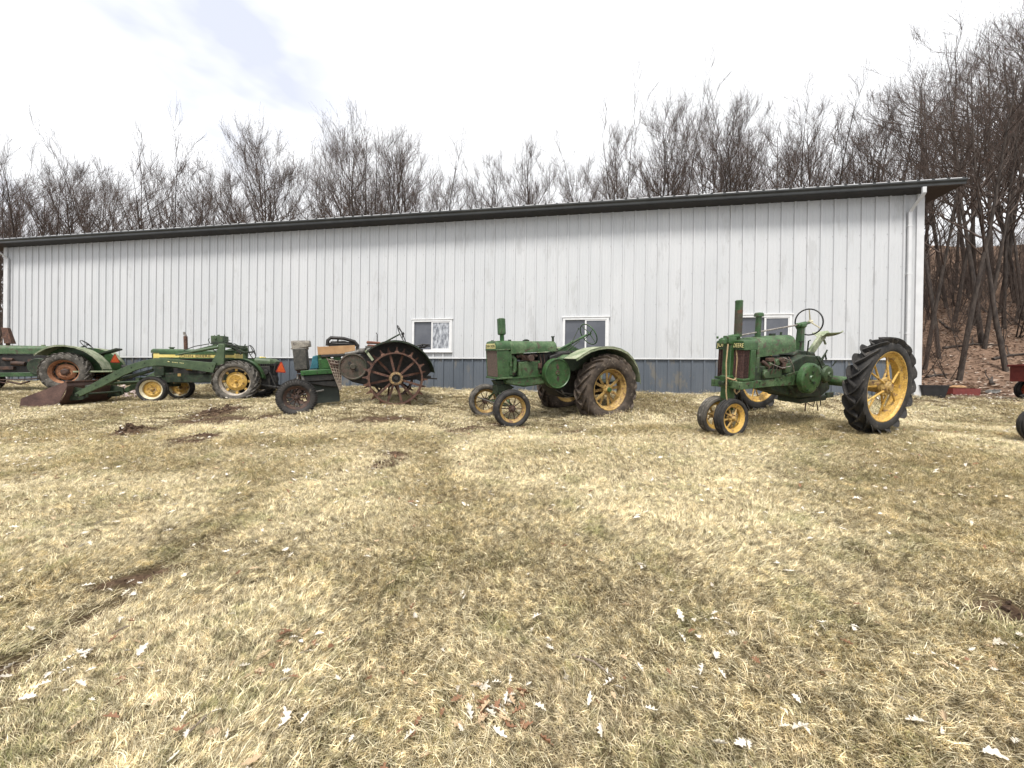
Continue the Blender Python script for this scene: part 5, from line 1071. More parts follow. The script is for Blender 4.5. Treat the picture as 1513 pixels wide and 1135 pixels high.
def make_tree(seed, H, style):
    """style: spread of limbs (0 upright .. 1 wide), first-limb height, limb count, twig density, stems"""
    r = np.random.default_rng(seed); spread, first, nl, dens, stems = style
    tr, cr, bud = TubeSet(), TubeSet(), []; Z = np.array([0, 0, 1.])
    for st in range(stems):
        lean = r.normal(size=3) * (.05 if stems == 1 else .24); lean[2] = 1
        r0_ = H * (.0085 if dens > .87 else .0066) * (1 if stems == 1 else .7) * r.uniform(.85, 1.2); Pt, Rt = grow(r, np.array([0, 0, -.5]) + r.normal(size=3) * np.array([.15, .15, 0]) * (stems > 1), lean, H * .93, r0_, 16, .016 + .05 * spread * (dens > .87), .035, 9, tr, .10)
        n1 = nl // stems
        for i in range(n1):
            f = first + (1 - first) * ((i + r.uniform(0, .8)) / n1); f = min(f, .985); q = f * 16; a = int(q); p0 = Pt[a] + (Pt[min(a + 1, 16)] - Pt[a]) * (q - a); rr = Rt[a] * r.uniform(.40, .72)
            az = r.uniform(0, 2 * PI); el = math.radians(r.uniform(38, 62)) * (1 - spread * .6)
            d = np.array([math.cos(az) * math.cos(el), math.sin(az) * math.cos(el), math.sin(el)])
            L = H * r.uniform(.24, .44) * (1.15 - f * .75) * (1 + spread * .35)
            P1, R1 = grow(r, p0, d, L, rr, 9, .07 + .11 * spread, .10 * (1 - spread * .45), 6, cr, .22)
            for j in range(int(8 * dens)):
                f2 = r.uniform(.18, 1); q = f2 * 9; b = min(int(q), 8); p1 = P1[b] + (P1[b + 1] - P1[b]) * (q - b); dd = P1[b + 1] - P1[b]; dd = dd / np.linalg.norm(dd) + r.normal(size=3) * .38 + Z * .3
                L2 = L * r.uniform(.28, .55) * (1.15 - f2 * .5); P2, R2 = grow(r, p1, dd, L2, max(R1[b] * .55, .009), 5, .09 + .05 * spread, .08, 4, cr, .4)
                for m in range(int(4.6 * dens)):
                    f3 = r.uniform(.12, 1); q = f3 * 5; c_ = min(int(q), 4); p2 = P2[c_] + (P2[c_ + 1] - P2[c_]) * (q - c_); d3 = P2[c_ + 1] - P2[c_]; d3 = d3 / np.linalg.norm(d3) + r.normal(size=3) * .36 + Z * .25
                    L3 = r.uniform(.4, 1.15) * H / 18; P3, R3 = grow(r, p2, d3, L3, .0062, 3, .09, .06, 3, cr, .6)
                    for z in range(int(.6 + 1.4 * dens)):
                        q = r.integers(1, 4); dd3 = (P3[q] - P3[q - 1]); dd3 = dd3 / np.linalg.norm(dd3) + r.normal(size=3) * .42
                        e = P3[q]; cr.tube(np.array([e, e + dd3 * L3 * .3, e + dd3 * L3 * .5]), [.0045, .004, .003], 3); bud.append(e + dd3 * L3 * .5)
                    bud.append(P3[-1])
    bt_ = TubeSet(); bt_.quads(bud, .022, r)
    return tr.mesh('trunk', m_bark), cr.mesh('crown', m_twig), bt_.mesh('buds', m_bud)
#            spread first limbs dens stems
STY = [((.25, .30, 26, 1.0, 1), 18), ((.15, .22, 30, 1.0, 1), 18), ((.85, .30, 17, 1.0, 1), 16), ((.3, .15, 33, .95, 3), 15), ((.5, .35, 22, 1.05, 1), 18), ((.1, .40, 24, .95, 1), 20), ((.35, .12, 36, .9, 4), 13), ((.35, .42, 15, .8, 1), 20), ((.6, .38, 13, .85, 1), 19)]
PROT = [(make_tree(100 + i, H, s), H) for i, (s, H) in enumerate(STY)]
def add_tree(k, x, y, h, rz, label, group, cat='tree', name='bare_tree', tilt=(0, 0)):
    (tm, cm, bmesh_), H = PROT[k]; s = h / H
    o = bpy.data.objects.new(name, None); COL.objects.link(o); o.location = (x, y, gz(x, y) - .05); o.rotation_euler = (tilt[0], tilt[1], rz); o.scale = (s, s, s); o.empty_display_size = .3
    tag(o, label, cat, group)
    for nm, m_ in (('trunk', tm), ('crown', cm)):
        c = bpy.data.objects.new(nm, m_); COL.objects.link(c); c.parent = o
        if nm == 'crown': b_ = bpy.data.objects.new('buds', bmesh_); COL.objects.link(b_); b_.parent = c
    return o
SKY = [(-200, 220), (0, 218), (50, 212), (120, 240), (200, 212), (270, 212), (340, 240), (400, 190), (440, 215), (520, 172), (590, 195), (640, 205), (690, 250), (730, 212), (800, 215), (850, 225), (900, 172), (960, 150), (1060, 148), (1120, 165), (1180, 143), (1240, 150), (1290, 150), (1330, 118), (1400, 70), (1470, 25), (1513, 12), (1700, 0)]
def skyy(px):
    for (a, ya), (b, yb) in zip(SKY, SKY[1:]):
        if a <= px <= b: return ya + (yb - ya) * (px - a) / (b - a)
    return 150
def tree_at(px, Y, k, dy, rz, label, group, **kw):
    p = at_depth(px, skyy(px) + dy, Y); base = gz(p.x, Y)
    if group and label in LB.values():
        w_ = next(b_ for a_, b_ in WHERE if px < a_)
        row = '' if px > 1360 else ', front row' if Y < 34 else ', far row'
        label = label + ' ' + w_ + row; group = group + ': ' + label
    return add_tree(k, p.x, Y, max(4, (p.z - base) * (.955 if px < 1345 else 1.0)), rz, label, group, **kw)
GT = 'bare trees of the wood behind the barn'
WHERE = [(60, 'above the left end of the roof'), (180, 'above the loader bucket'), (300, 'above the loader tractor hood'), (420, 'above the orange triangle'), (520, 'above the radiator of the stripped tractor'), (600, 'above the steel wheel'), (690, 'above the frosted window'), (780, 'above the square muffler'), (900, 'above the middle window'), (1010, 'right of the middle window'), (1080, 'left of the right window'), (1180, 'above the right window'), (1280, 'above the tractor axle'), (1360, 'above the tall yellow wheel'), (1420, 'beside the barn corner'), (1480, 'behind the red crate'), (9999, 'above the red wagon')]
LB = {0: 'tall bare tree with reddish tips', 1: 'slender steep-branched bare tree', 2: 'broad bare tree with wide limbs', 3: 'many-stemmed bare tree',
      7: 'straight thin-crowned bare tree', 8: 'loose wide-crowned bare tree',
      4: 'open-crowned bare tree', 5: 'high-branched straight bare tree', 6: 'bushy many-stemmed bare tree'}
r_ = np.random.default_rng(5)
px = -120
while px < 1345:                                                  # front row right behind the barn
    k = int(r_.choice([0, 1, 3, 4, 3, 1, 6])); Y = r_.uniform(27, 33); tree_at(px, Y, k, r_.uniform(-4, 34), r_.uniform(0, 6.28), LB[k], GT + ' ' + str(k)); px += r_.uniform(19, 34)
px = -150
while px < 1500:                                                  # second row
    k = int(r_.choice([0, 1, 4, 5, 2])); Y = r_.uniform(35, 44); tree_at(px, Y, k, r_.uniform(2, 40), r_.uniform(0, 6.28), LB[k], GT + ' ' + str(k)); px += r_.uniform(38, 70)
px = -150
while px < 1330:                                                  # low growth filling in behind
    k = int(r_.choice([3, 6, 1, 0])); Y = r_.uniform(36, 50); tree_at(px, Y, k, r_.uniform(60, 105), r_.uniform(0, 6.28), LB[k], GT + ' ' + str(k)); px += r_.uniform(34, 60)
tree_at(968, 26.5, 2, 0, 1.1, 'broad spreading oak-like bare tree with black crooked limbs above the roof', 'x') ; 
tree_at(425, 27, 4, 14, 2.2, 'bare tree with one long limb leaning left above the left half of the roof', 'x', tilt=(0, -.12))
tree_at(1105, 27, 2, 25, 4.0, 'bare tree with thick bent limb right of the broad oak-like tree', 'x')
# right side: the wooded slope beside the barn
spec = [(1372, 18.5, 5, 70, 'slim bare tree just past the right corner of the barn'), (1424, 17.2, 0, 30, 'dark-trunked bare tree at the centre of the slope right of the barn'), (1392, 21, 5, 110, 'crooked bare tree whose heavy limbs reach over the slope right of the barn'),
        (1462, 19.5, 5, 0, 'tall straight bare tree near the right edge of the slope'), (1500, 17.5, 4, 10, 'forked bare tree cut by the right edge'), (1446, 24, 0, 30, None), (1408, 26, 1, 20, None), (1485, 25, 1, 5, None), (1530, 21, 0, 0, None), (1378, 29, 0, 10, None), (1435, 31, 4, 10, None), (1475, 33, 0, 0, None), (1510, 29, 5, 20, None), (1395, 35, 1, 20, None), (1550, 26, 2, 20, None), (1570, 19, 5, 0, None), (1600, 24, 0, 0, None), (1340, 30, 1, 0, None), (1310, 31, 0, -10, None), (1500, 38, 1, 30, None), (1450, 40, 5, 30, None), (1416, 22.5, 5, 60, None), (1492, 21.5, 1, 60, None)]
spec = [(a, b_, {5: 7, 0: 7, 1: 8, 4: 8, 2: 2}[c_], d_, e_) for a, b_, c_, d_, e_ in spec if not (e_ is None and b_ > 34)]
for i, (px, Y, k, dy, lab) in enumerate(spec):
    tree_at(px, Y, k, dy, r_.uniform(0, 6.28), lab or LB[k], None if lab else GT + ' ' + str(k))
for o in list(SC.objects):
    if o.get('group') == 'x': del o['group']
for i in range(16):                                                # thin straight young trees between the big ones
    px = r_.uniform(1366, 1600); Y = r_.uniform(19, 36); tree_at(px, Y, 7, r_.uniform(40, 150), r_.uniform(0, 6.28), LB[7], GT + ' 7')
# saplings and brush on the slope
for i in range(66):
    px = r_.uniform(1362, 1620); Y = r_.uniform(16.6, 34); p = at_depth(px, 400, Y); k = int(r_.choice([3, 6, 6, 1])); w_ = next(b_ for a_, b_ in WHERE if px < a_)
    add_tree(k, p.x, Y, r_.uniform(1.8, 5.5) * (1 if Y < 22 else 1.3), r_.uniform(0, 6.28), 'thin leafless sapling in the brush ' + w_, 'saplings on the slope ' + w_, 'sapling', 'sapling', tilt=(r_.normal() * .25, r_.normal() * .25))
for i, (px, Y, L, a_) in enumerate(((1386, 17.5, 1.6, 20), (1440, 19.5, 2.6, -12), (1468, 16.6, 1.3, 40), (1400, 22, 2.4, 60), (1495, 18.5, 2.0, 5))):
    p = at_depth(px, 480, Y); dx, dy = math.cos(rad(a_)) * L / 2, math.sin(rad(a_)) * L / 2; mb = MB()
    mb.tube([(-dx, -dy, gz(p.x - dx, Y - dy) - gz(p.x, Y) + .06), (0, .05, .09), (dx, dy, gz(p.x + dx, Y + dy) - gz(p.x, Y) + .10)], [.07, .055, .03], 7); mb.tube([(0, .05, .09), (.2 * dx, .3, .35), (.3 * dx, .4, .6)], [.03, .02, .01], 5)
    o = mb.build('fallen_branch', m_bark, None); o.location = (p.x, Y, gz(p.x, Y)); tag(o, ('short fallen branch', 'long fallen branch', 'fallen branch', 'dark fallen branch', 'grey fallen branch')[i] + ' in the leaf litter ' + next(b_ for c_, b_ in WHERE if px < c_), 'branch')
for i in range(10):
    px = r_.uniform(-60, 12); Y = r_.uniform(17, 30); p = at_depth(px, 400, Y)
    add_tree(int(r_.choice([3, 6, 2])), p.x, Y, r_.uniform(3, 7), r_.uniform(0, 6.28), 'leafless brushy tree beyond the left end of the barn', 'brushy trees beyond the left end', 'tree', 'bare_tree')
# ------------------------------------------------------------------ dry lawn: tufts of matted blades, instanced (nobody could count them)
def grass_mat():
    m = bpy.data.materials.new('dry_grass'); m.use_nodes = True; n = m.node_tree.nodes; l = m.node_tree.links; b = n['Principled BSDF']
    b.inputs['Roughness'].default_value = .7; b.inputs['Specular IOR Level'].default_value = .25
    a = n.new('ShaderNodeAttribute'); a.attribute_name = 'tone'; pos = n.new('ShaderNodeNewGeometry').outputs['Position']
    straw = ramp(n, [(0, (.10, .074, .042)), (.3, (.34, .27, .16)), (.62, (.73, .62, .40)), (1, (.95, .88, .67))]); l.new(a.outputs['Fac'], straw.inputs[0])
    brown = ramp(n, [(0, (.16, .115, .07)), (.5, (.40, .31, .20)), (1, (.62, .52, .37))]); l.new(a.outputs['Fac'], brown.inputs[0])
    green = ramp(n, [(0, (.09, .10, .035)), (.5, (.23, .24, .09)), (1, (.42, .41, .2))]); l.new(a.outputs['Fac'], green.inputs[0])
    g1 = ramp(n, [(.50, (0, 0, 0)), (.70, (.8, .8, .8))]); l.new(noise(n, l, pos, 2.3, 7, .72), g1.inputs[0])
    g2 = ramp(n, [(.50, (0, 0, 0)), (.68, (.5, .5, .5))]); l.new(noise(n, l, pos, 2.1, 7, .72, (9, 4, 2)), g2.inputs[0])
    a2 = n.new('ShaderNodeAttribute'); a2.attribute_name = 'grn'
    mm = n.new('ShaderNodeMath'); mm.operation = 'ADD'; l.new(g1.outputs[0], mm.inputs[0]); l.new(a2.outputs['Fac'], mm.inputs[1])
    m2 = n.new('ShaderNodeMath'); m2.operation = 'SUBTRACT'; m2.use_clamp = True; m2.inputs[1].default_value = .55; l.new(mm.outputs[0], m2.inputs[0])
    c = mixc(n, l, g2.outputs[0], straw.outputs[0], brown.outputs[0]); c = mixc(n, l, m2.outputs[0], c, green.outputs[0]); 
    big = ramp(n, [(.32, (.94, .93, .90)), (.5, (1.0, 1.0, 1.0)), (.66, (1.16, 1.15, 1.12))]); l.new(noise(n, l, pos, 1.9, 6, .68, (4, 1, 7)), big.inputs[0]); c = mixc(n, l, 1.0, c, big.outputs[0], 'MULTIPLY'); fine = ramp(n, [(.36, (.38, .37, .33)), (.5, (1.0, 1.0, 1.0)), (.62, (1.6, 1.58, 1.52))]); l.new(noise(n, l, pos, 20, 4, .7, (2, 5, 1)), fine.inputs[0]); c = mixc(n, l, 1.0, c, fine.outputs[0], 'MULTIPLY'); l.new(c, b.inputs['Base Color'])
    tr = n.new('ShaderNodeBsdfTranslucent'); l.new(c, tr.inputs[0]); mx_ = n.new('ShaderNodeMixShader'); mx_.inputs[0].default_value = .15
    l.new(b.outputs[0], mx_.inputs[1]); l.new(tr.outputs[0], mx_.inputs[2]); l.new(mx_.outputs[0], n['Material Output'].inputs[0]); return m
m_grass = grass_mat()
def tuft(seed, nb, R, hmin, hmax, w, flat):
    r = np.random.default_rng(seed); V = []; Q = []; tone = []; grn = []
    comb = 0.0
    for i in range(nb):
        a = r.uniform(0, 2 * PI); rr = R * math.sqrt(r.uniform(0, 1)); p = np.array([rr * math.cos(a), rr * math.sin(a), -.006])
        az = comb + r.normal() * .55 if r.uniform() < .8 else r.uniform(0, 2 * PI); L = r.uniform(hmin, hmax); el = math.radians(r.uniform(15, 70) * (1 - flat) + 14); ww = w * r.uniform(.6, 1.2)
        side = np.array([-math.sin(az), math.cos(az), 0]) ; tw = r.normal() * .5; side = side * math.cos(tw) + np.array([0, 0, 1]) * math.sin(tw)
        t_ = r.uniform(0, 1); g_ = r.uniform(0, 1) ** 1.0; drop = r.uniform(.1, .5); bend = r.normal() * .35; base = len(V)
        for j in range(5):
            e = el - drop * j * .45; d = np.array([math.cos(az + bend * j * .4) * math.cos(e), math.sin(az + bend * j * .4) * math.cos(e), math.sin(e)])
            wj = ww * (1, .95, .8, .5, .08)[j]; V.append(p - side * wj / 2); V.append(p + side * wj / 2); tone += [t_] * 2; grn += [g_] * 2; p = p + d * L / 4
            if p[2] < .004: p[2] = .004 + r.uniform(0, .004)
        for j in range(4): b_ = base + 2 * j; Q.append((b_, b_ + 1, b_ + 3, b_ + 2))
    me = bpy.data.meshes.new('grass_tuft'); me.from_pydata([tuple(v) for v in V], [], Q); me.shade_smooth()
    for nm, dat in (('tone', tone), ('grn', grn)): me.attributes.new(nm, 'FLOAT', 'POINT').data.foreach_set('value', np.array(dat, dtype=np.float32))
    me.materials.append(m_grass); return me
TC = bpy.data.collections.new('tuft_sources')
for i in range(6):
    o = bpy.data.objects.new('tuft_a_%d' % i, tuft(i, 76, .085, .025, .072, .0021, .35)); TC.objects.link(o)
TF = bpy.data.collections.new('tuft_sources_far')
for i in range(5):
    o = bpy.data.objects.new('tuft_b_%d' % i, tuft(50 + i, 80, .17, .035, .075, .0045, .35)); TF.objects.link(o)
def scatter(name, coll, P, rot, scl, idx, nsrc, label=None, kind='stuff', cat=None):
    me = bpy.data.meshes.new(name); me.vertices.add(len(P)); me.vertices.foreach_set('co', P.astype(np.float32).ravel())
    me.attributes.new('rot', 'FLOAT_VECTOR', 'POINT').data.foreach_set('vector', rot.astype(np.float32).ravel()); me.attributes.new('scl', 'FLOAT', 'POINT').data.foreach_set('value', scl.astype(np.float32))
    me.attributes.new('idx', 'INT', 'POINT').data.foreach_set('value', idx.astype(np.int32)); me.update()
    o = bpy.data.objects.new(name, me); COL.objects.link(o)
    ng = bpy.data.node_groups.new(name, 'GeometryNodeTree'); ng.interface.new_socket('Geometry', in_out='INPUT', socket_type='NodeSocketGeometry'); ng.interface.new_socket('Geometry', in_out='OUTPUT', socket_type='NodeSocketGeometry')
    n = ng.nodes; l = ng.links; gi = n.new('NodeGroupInput'); go = n.new('NodeGroupOutput'); ip = n.new('GeometryNodeInstanceOnPoints'); ci = n.new('GeometryNodeCollectionInfo'); ci.inputs['Collection'].default_value = coll; ci.inputs['Separate Children'].default_value = True; ci.inputs['Reset Children'].default_value = True
    ip.inputs['Pick Instance'].default_value = True
    def at_(nm, ty):
        q = n.new('GeometryNodeInputNamedAttribute'); q.data_type = ty; q.inputs['Name'].default_value = nm; return q.outputs['Attribute']
    l.new(gi.outputs[0], ip.inputs['Points']); l.new(ci.outputs[0], ip.inputs['Instance']); l.new(at_('idx', 'INT'), ip.inputs['Instance Index']); l.new(at_('scl', 'FLOAT'), ip.inputs['Scale'])
    er = n.new('FunctionNodeEulerToRotation'); l.new(at_('rot', 'FLOAT_VECTOR'), er.inputs[0]); l.new(er.outputs[0], ip.inputs['Rotation']); l.new(ip.outputs[0], go.inputs[0])
    md = o.modifiers.new('scatter', 'NODES'); md.node_group = ng; tag(o, label, cat, None, kind); return o
def field(r, n, y0, y1, k, margin):
    y = np.sqrt(r.uniform(y0 ** 2, y1 ** 2, n)); x = r.uniform(-1, 1, n) * (k * y + margin); return x, y
r = np.random.default_rng(77)
def lawn(name, coll, nsrc, n, y0, y1, smin, smax, label):
    x, y = field(r, n, y0, y1, 1.36, 1.0)
    wl = WP.y - (x - WP.x) * .1687 - .05 - .02                      # stop at the barn
    inside = (x > WP.x + WU.x * S0 - .1) & (x < WP.x + WU.x * S1 + .05) & (y > wl)
    keep = ~inside & (y < 14.4 - .1 * x + r.normal(size=n) * .5) & ~((x > 8.7) & (y > 8.6) & (r.uniform(size=n) < .5))
    sm = soil_mask(x, y); 
    for q in range(4): sm = np.maximum(sm, soil_mask(x + (.05, -.05, 0, 0)[q] * (y / 3 + .4), y + (0, 0, .05, -.05)[q] * (y / 3 + .4)) * .95)
    keep &= r.uniform(size=n) > sm * np.where(y < 4.8, 1.15, .93)
    dens = vnoise(x, y, 1.3, 21) * .6 + vnoise(x, y, 5, 22) * .4; keep &= r.uniform(size=n) < .55 + dens
    x, y = x[keep], y[keep]; z = gh(x, y); m = len(x); dens = dens[keep]
    e = .05; nx = (gh(x + e, y) - gh(x - e, y)) / (2 * e); ny = (gh(x, y + e) - gh(x, y - e)) / (2 * e)
    rot = np.stack([np.arctan(ny) + r.normal(size=m) * .12, -np.arctan(nx) + r.normal(size=m) * .12, r.uniform(0, 2 * PI, m)], 1)
    # the mat of dead grass is combed in wandering directions
    comb = 6.28 * vnoise(x, y, .55, 31); rot[:, 2] = np.where(r.uniform(size=m) < .75, comb * 1.6 + r.normal(size=m) * .45, rot[:, 2])
    sc = r.uniform(smin, smax, m) * (.75 + .6 * vnoise(x, y, 1.6, 33))
    return scatter(name, coll, np.stack([x, y, z], 1), rot, sc, r.integers(0, nsrc, m), nsrc, label)
lawn('dry_grass', TC, 6, 21000, 1.0, 4.2, .75, 1.25, 'matted straw-coloured lawn grass in the foreground')
lawn('dry_grass', TC, 6, 26000, 4.0, 7.0, .85, 1.3, 'matted straw-coloured lawn grass in front of the tractors')
lawn('dry_grass', TF, 5, 26000, 6.8, 15.5, .7, 1.15, 'matted straw and green grass round the tractors and the barn')

ss = r.uniform(S0 - .2, S1 + .2, 1300); off = .03 + np.abs(r.normal(size=1300)) * .07; xw = WP.x + WU.x * ss + WN.x * off; yw = WP.y + WU.y * ss + WN.y * off; kk = vnoise(ss, ss * 0, 1.4, 61) > r.uniform(0, .9, 1300); xw, yw = xw[kk], yw[kk]; m = len(xw)
scatter('wall_foot_grass', TF, np.stack([xw, yw, gh(xw, yw) + .02], 1), np.stack([r.normal(size=m) * .2, r.normal(size=m) * .2, r.uniform(0, 6.28, m)], 1), r.uniform(.6, 1.5, m), r.integers(0, 5, m), 5, 'uneven taller dry grass along the foot of the barn wall')
# ------------------------------------------------------------------ fallen oak leaves
lm = {}
def leaf_mat(nm, c1, c2): return mat(nm, c1, c2, 30, .7, bump=.2, spec=.3)
LM = [leaf_mat('pale_leaf_underside', (.47, .43, .36), (.70, .65, .57)), leaf_mat('tan_leaf', (.34, .24, .14), (.50, .38, .25)), leaf_mat('russet_leaf', (.16, .08, .045), (.28, .15, .085))]
def leaf_geo(seed):
    r = np.random.default_rng(seed); n = 25; curl = r.uniform(-.9, 1.6); fold = r.uniform(.1, .95); L = 1.0; bendx = r.normal() * .15; lob = r.uniform(.5, .8)
    V = []; Q = []
    for i in range(n):
        t = i / (n - 1); w = (math.sin(PI * min(1, t * .95 + .03)) ** .8) * .30
        l_ = .5 + .5 * math.cos(2 * PI * 3.5 * t + .6); w *= (1 - lob * l_ * (0 if t > .93 else 1)); 
        if t < .10: w = .012
        x = t - .5; zc = curl * .35 * x * x; yc = bendx * math.sin(PI * t)
        for s_ in (-1, 0, 1): V.append((x + (.06 * abs(s_) * (1 - l_)), yc + s_ * w * math.cos(fold), zc + abs(s_) * w * math.sin(fold) + .01))
    for i in range(n - 1):
        for k in (0, 1): a = i * 3 + k; Q.append((a, a + 1, a + 4, a + 3))
    return np.array(V), np.array(Q)
LG = [leaf_geo(s) for s in range(8)]
LMESH = {}
def leaf_mesh(k, m):
    if (k, m) not in LMESH:
        V, Q = LG[k]; me = bpy.data.meshes.new('oak_leaf'); me.from_pydata(V.tolist(), [], Q.tolist()); me.shade_smooth(); me.materials.append(LM[m]); LMESH[(k, m)] = me
    return LMESH[(k, m)]
spots = []
rl_ = np.random.default_rng(3)
def cl(px, py, n, sp, pale):                    # drifts of leaves
    p = hit(px, py)
    for i in range(n): spots.append((p.x + rl_.normal() * sp, p.y + rl_.normal() * sp * .6, 0 if rl_.uniform() < pale else int(rl_.integers(1, 3))))
cl(730, 1055, 46, .10, .35); cl(565, 1008, 2, .04, .5); cl(600, 1098, 2, .03, 0); cl(430, 972, 16, .12, .6); cl(400, 990, 5, .1, .4); cl(100, 995, 20, .2, .85); cl(40, 990, 6, .2, .9); cl(180, 885, 9, .12, .95); cl(165, 1010, 5, .1, .9); cl(300, 1085, 5, .08, .7); cl(285, 1100, 3, .06, .6)
cl(880, 1040, 6, .14, .8); cl(890, 1035, 4, .08, .3); cl(1000, 1010, 3, .08, .8); cl(1040, 930, 6, .10, .8); cl(1065, 935, 4, .06, .5); cl(1210, 945, 4, .05, .9); cl(1260, 940, 3, .05, .8); cl(1140, 1070, 4, .08, .95); cl(1215, 1010, 3, .05, .1); cl(1380, 1095, 6, .14, .85); cl(1420, 1000, 3, .05, .8); cl(1480, 1010, 4, .08, .5); cl(1360, 985, 3, .06, .8); cl(1075, 1000, 4, .12, .6); cl(1080, 1130, 5, .1, .7); cl(580, 920, 3, .05, .95); cl(790, 950, 3, .06, .9); cl(940, 850, 3, .05, .9); cl(965, 770, 5, .1, .95); cl(860, 830, 2, .1, .8); cl(690, 885, 2, .05, .8); cl(1145, 850, 2, .1, 1); cl(1460, 985, 3, .1, .5); cl(630, 1130, 3, .1, .3); cl(1490, 960, 4, .08, .7)
n0 = len(spots)
for i in range(900):
    y = math.sqrt(rl_.uniform(1.2 ** 2, 6.5 ** 2)); x = rl_.uniform(-1, 1) * (1.34 * y + .3)
    if vnoise(np.array([x]), np.array([y]), .9, 44)[0] < rl_.uniform(.0, .7): continue
    spots.append((x, y, 0 if rl_.uniform() < .6 else int(rl_.integers(1, 3))))
for i in range(3600):
    y = math.sqrt(rl_.uniform(3.5 ** 2, 14 ** 2)); x = rl_.uniform(-1, 1) * (1.34 * y + .5)
    if x < WP.x + WU.x * S1 + .1 and y > WP.y - (x - WP.x) * .1687 - .1: continue
    spots.append((x, y, 0 if rl_.uniform() < .8 else int(rl_.integers(1, 3))))
def inview(x, y):
    return y > .5 and abs(x) < 1.36 * y
spots.sort(key=lambda q: (0 if inview(q[0], q[1]) else 1, q[1] ** 2 + .3 * q[0] ** 2))
def spot(x, y):
    q = x / y
    return ('at the far left', 'left of the middle', 'in the middle', 'right of the middle', 'at the far right')[min(4, max(0, int((q + 1.36) / .545)))] + (' of the nearest foreground' if y < 1.9 else ' of the near foreground' if y < 2.8 else ' of the lawn')
LT = [('pale cream dead oak leaf', 'pale oak leaves on the lawn'), ('tan dead oak leaf', 'tan oak leaves on the lawn'), ('russet brown dead oak leaf', 'russet oak leaves on the lawn')]
SV = [[], [], []]; SQ = [[], [], []]; cnt = [0, 0, 0]
for i, (x, y, m) in enumerate(spots):
    k = int(rl_.integers(0, 8)); s_ = rl_.uniform(.034, .072); z = gz(x, y) + rl_.uniform(.032, .056) * (1 if y < 6.8 else 1.25)
    M_ = Matrix.Translation((x, y, z)) @ Matrix.Rotation(rl_.uniform(0, 6.28), 4, 'Z') @ Matrix.Rotation(rl_.normal() * .4, 4, 'X') @ Matrix.Rotation(rl_.normal() * .3, 4, 'Y') @ Matrix.Scale(s_, 4)
    if i < 300:
        o = bpy.data.objects.new('oak_leaf', leaf_mesh(k, m)); COL.objects.link(o); o.matrix_world = M_; sp_ = spot(x, y); tag(o, LT[m][0] + ' ' + sp_, 'leaf', LT[m][1] + ' ' + sp_)
    else:
        V, Q = LG[k]; A = np.array(M_); SV[m].append(V @ A[:3, :3].T + A[:3, 3]); SQ[m].append(Q + cnt[m]); cnt[m] += len(V)
def merged(name, SVs, SQs, mats_, label):
    V = []; Q = []; mi = []; off = 0
    for m in range(len(SVs)):
        if not SVs[m]: continue
        v = np.concatenate(SVs[m]); q = np.concatenate(SQs[m]) + off; V.append(v); Q.append(q); mi += [m] * len(q); off += len(v)
    V = np.concatenate(V); Q = np.concatenate(Q); me = bpy.data.meshes.new(name); me.from_pydata(V.tolist(), [], Q.tolist())
    for m_ in mats_: me.materials.append(m_)
    me.polygons.foreach_set('material_index', np.array(mi, dtype=np.int32)); me.shade_smooth(); o = bpy.data.objects.new(name, me); COL.objects.link(o); return tag(o, label, None, None, 'stuff')
merged('leaf_litter', SV, SQ, LM, 'scattered small pale dead leaves farther up the lawn')
# woodland litter on the slope
SV = [[], [], []]; SQ = [[], [], []]; cnt = [0, 0, 0]; LM2 = [leaf_mat('pale_litter_leaf', (.36, .28, .22), (.5, .42, .35)), leaf_mat('brown_litter_leaf', (.17, .11, .08), (.27, .18, .13)), leaf_mat('dark_litter_leaf', (.08, .045, .03), (.14, .08, .05))]
for i in range(9000):
    y = rl_.uniform(14.0, 30); x = y * rl_.uniform(.95, 1.55)
    m = int(rl_.choice([0, 1, 1, 2])); k = int(rl_.integers(0, 8)); V, Q = LG[k]; V = V[::1]; A = np.array(Matrix.Translation((x, y, gz(x, y) + .02)) @ Matrix.Rotation(rl_.uniform(0, 6.28), 4, 'Z') @ Matrix.Rotation(rl_.normal() * .6, 4, 'X') @ Matrix.Scale(rl_.uniform(.12, .22), 4))
    keep = [0, 2, 12, 14, 36, 38, 60, 62, 72, 74]; v = V[keep] @ A[:3, :3].T + A[:3, 3]; q = np.array([(0, 1, 3, 2), (2, 3, 5, 4), (4, 5, 7, 6), (6, 7, 9, 8)]); SV[m].append(v); SQ[m].append(q + cnt[m]); cnt[m] += len(v)
merged('woodland_leaf_litter', SV, SQ, LM2, 'brown leaf litter covering the wooded slope right of the barn')
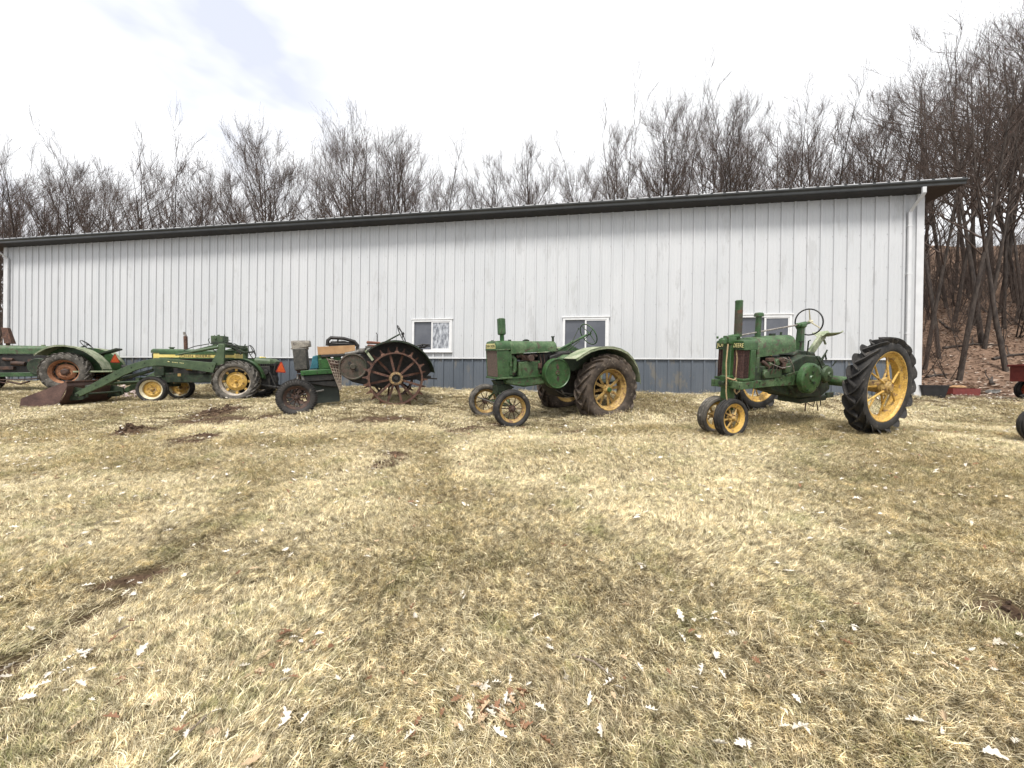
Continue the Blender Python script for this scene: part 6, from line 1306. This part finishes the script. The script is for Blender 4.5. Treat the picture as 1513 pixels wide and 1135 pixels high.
# torn clods of earth
cm = mat('dark_clod_earth', (.045, .03, .022), (.14, .095, .065), 14, .95, bump=.6, spec=.1)
SVc = []; CL = MB()
for (cx, cy, rx, ry, a, h) in SOIL:
    for k in range(int(70 * rx * ry / .03) if h > .08 else int(12 * rx * ry / .03)):
        u, v = rl_.normal(size=2) * .45; x = cx + u * rx * math.cos(a) - v * ry * math.sin(a); y = cy + u * rx * math.sin(a) + v * ry * math.cos(a); s_ = rl_.uniform(.006, .02) * (1.3 if h > .045 else .8)
        R_ = Matrix.Rotation(rl_.uniform(0, 6), 3, Vector(rl_.normal(size=3)).normalized()); c_ = Vector((x, y, gz(x, y) + s_ * .4)); q = [Vector(p) for p in ((1, 0, 0), (-1, 0, 0), (0, 1, 0), (0, -1, 0), (0, 0, .8), (0, 0, -.8))]
        CL.add([c_ + (R_ @ p) * s_ * rl_.uniform(.7, 1.4) for p in q], [(0, 2, 4), (2, 1, 4), (1, 3, 4), (3, 0, 4), (2, 0, 5), (1, 2, 5), (3, 1, 5), (0, 3, 5)])
tag(CL.build('earth_clods', cm, None, smooth=30), 'dark crumbs of torn earth on the lawn', None, None, 'stuff')
# pinkish gravel pile behind the loader bucket
GV = MB(); p0 = at_depth(170, 580, 12.2)
for k in range(700):
    x = p0.x + rl_.normal() * .75; y = p0.y + rl_.normal() * .25; s_ = rl_.uniform(.015, .045); c_ = Vector((x, y, gz(x, y) + .10 * math.exp(-((x - p0.x) / .8) ** 2) * rl_.uniform(0, 1) + s_ * .5)); R_ = Matrix.Rotation(rl_.uniform(0, 6), 3, Vector(rl_.normal(size=3)).normalized())
    GV.add([c_ + (R_ @ Vector(p)) * s_ * rl_.uniform(.7, 1.3) for p in ((1, 0, 0), (-1, 0, 0), (0, 1, 0), (0, -1, 0), (0, 0, .8), (0, 0, -.8))], [(0, 2, 4), (2, 1, 4), (1, 3, 4), (3, 0, 4), (2, 0, 5), (1, 2, 5), (3, 1, 5), (0, 3, 5)])
tag(GV.build('gravel', mat('pinkish_gravel', (.3, .22, .2), (.55, .47, .44), 6, .9), None, smooth=0), 'pinkish pale gravel heap behind the loader bucket', None, None, 'stuff')
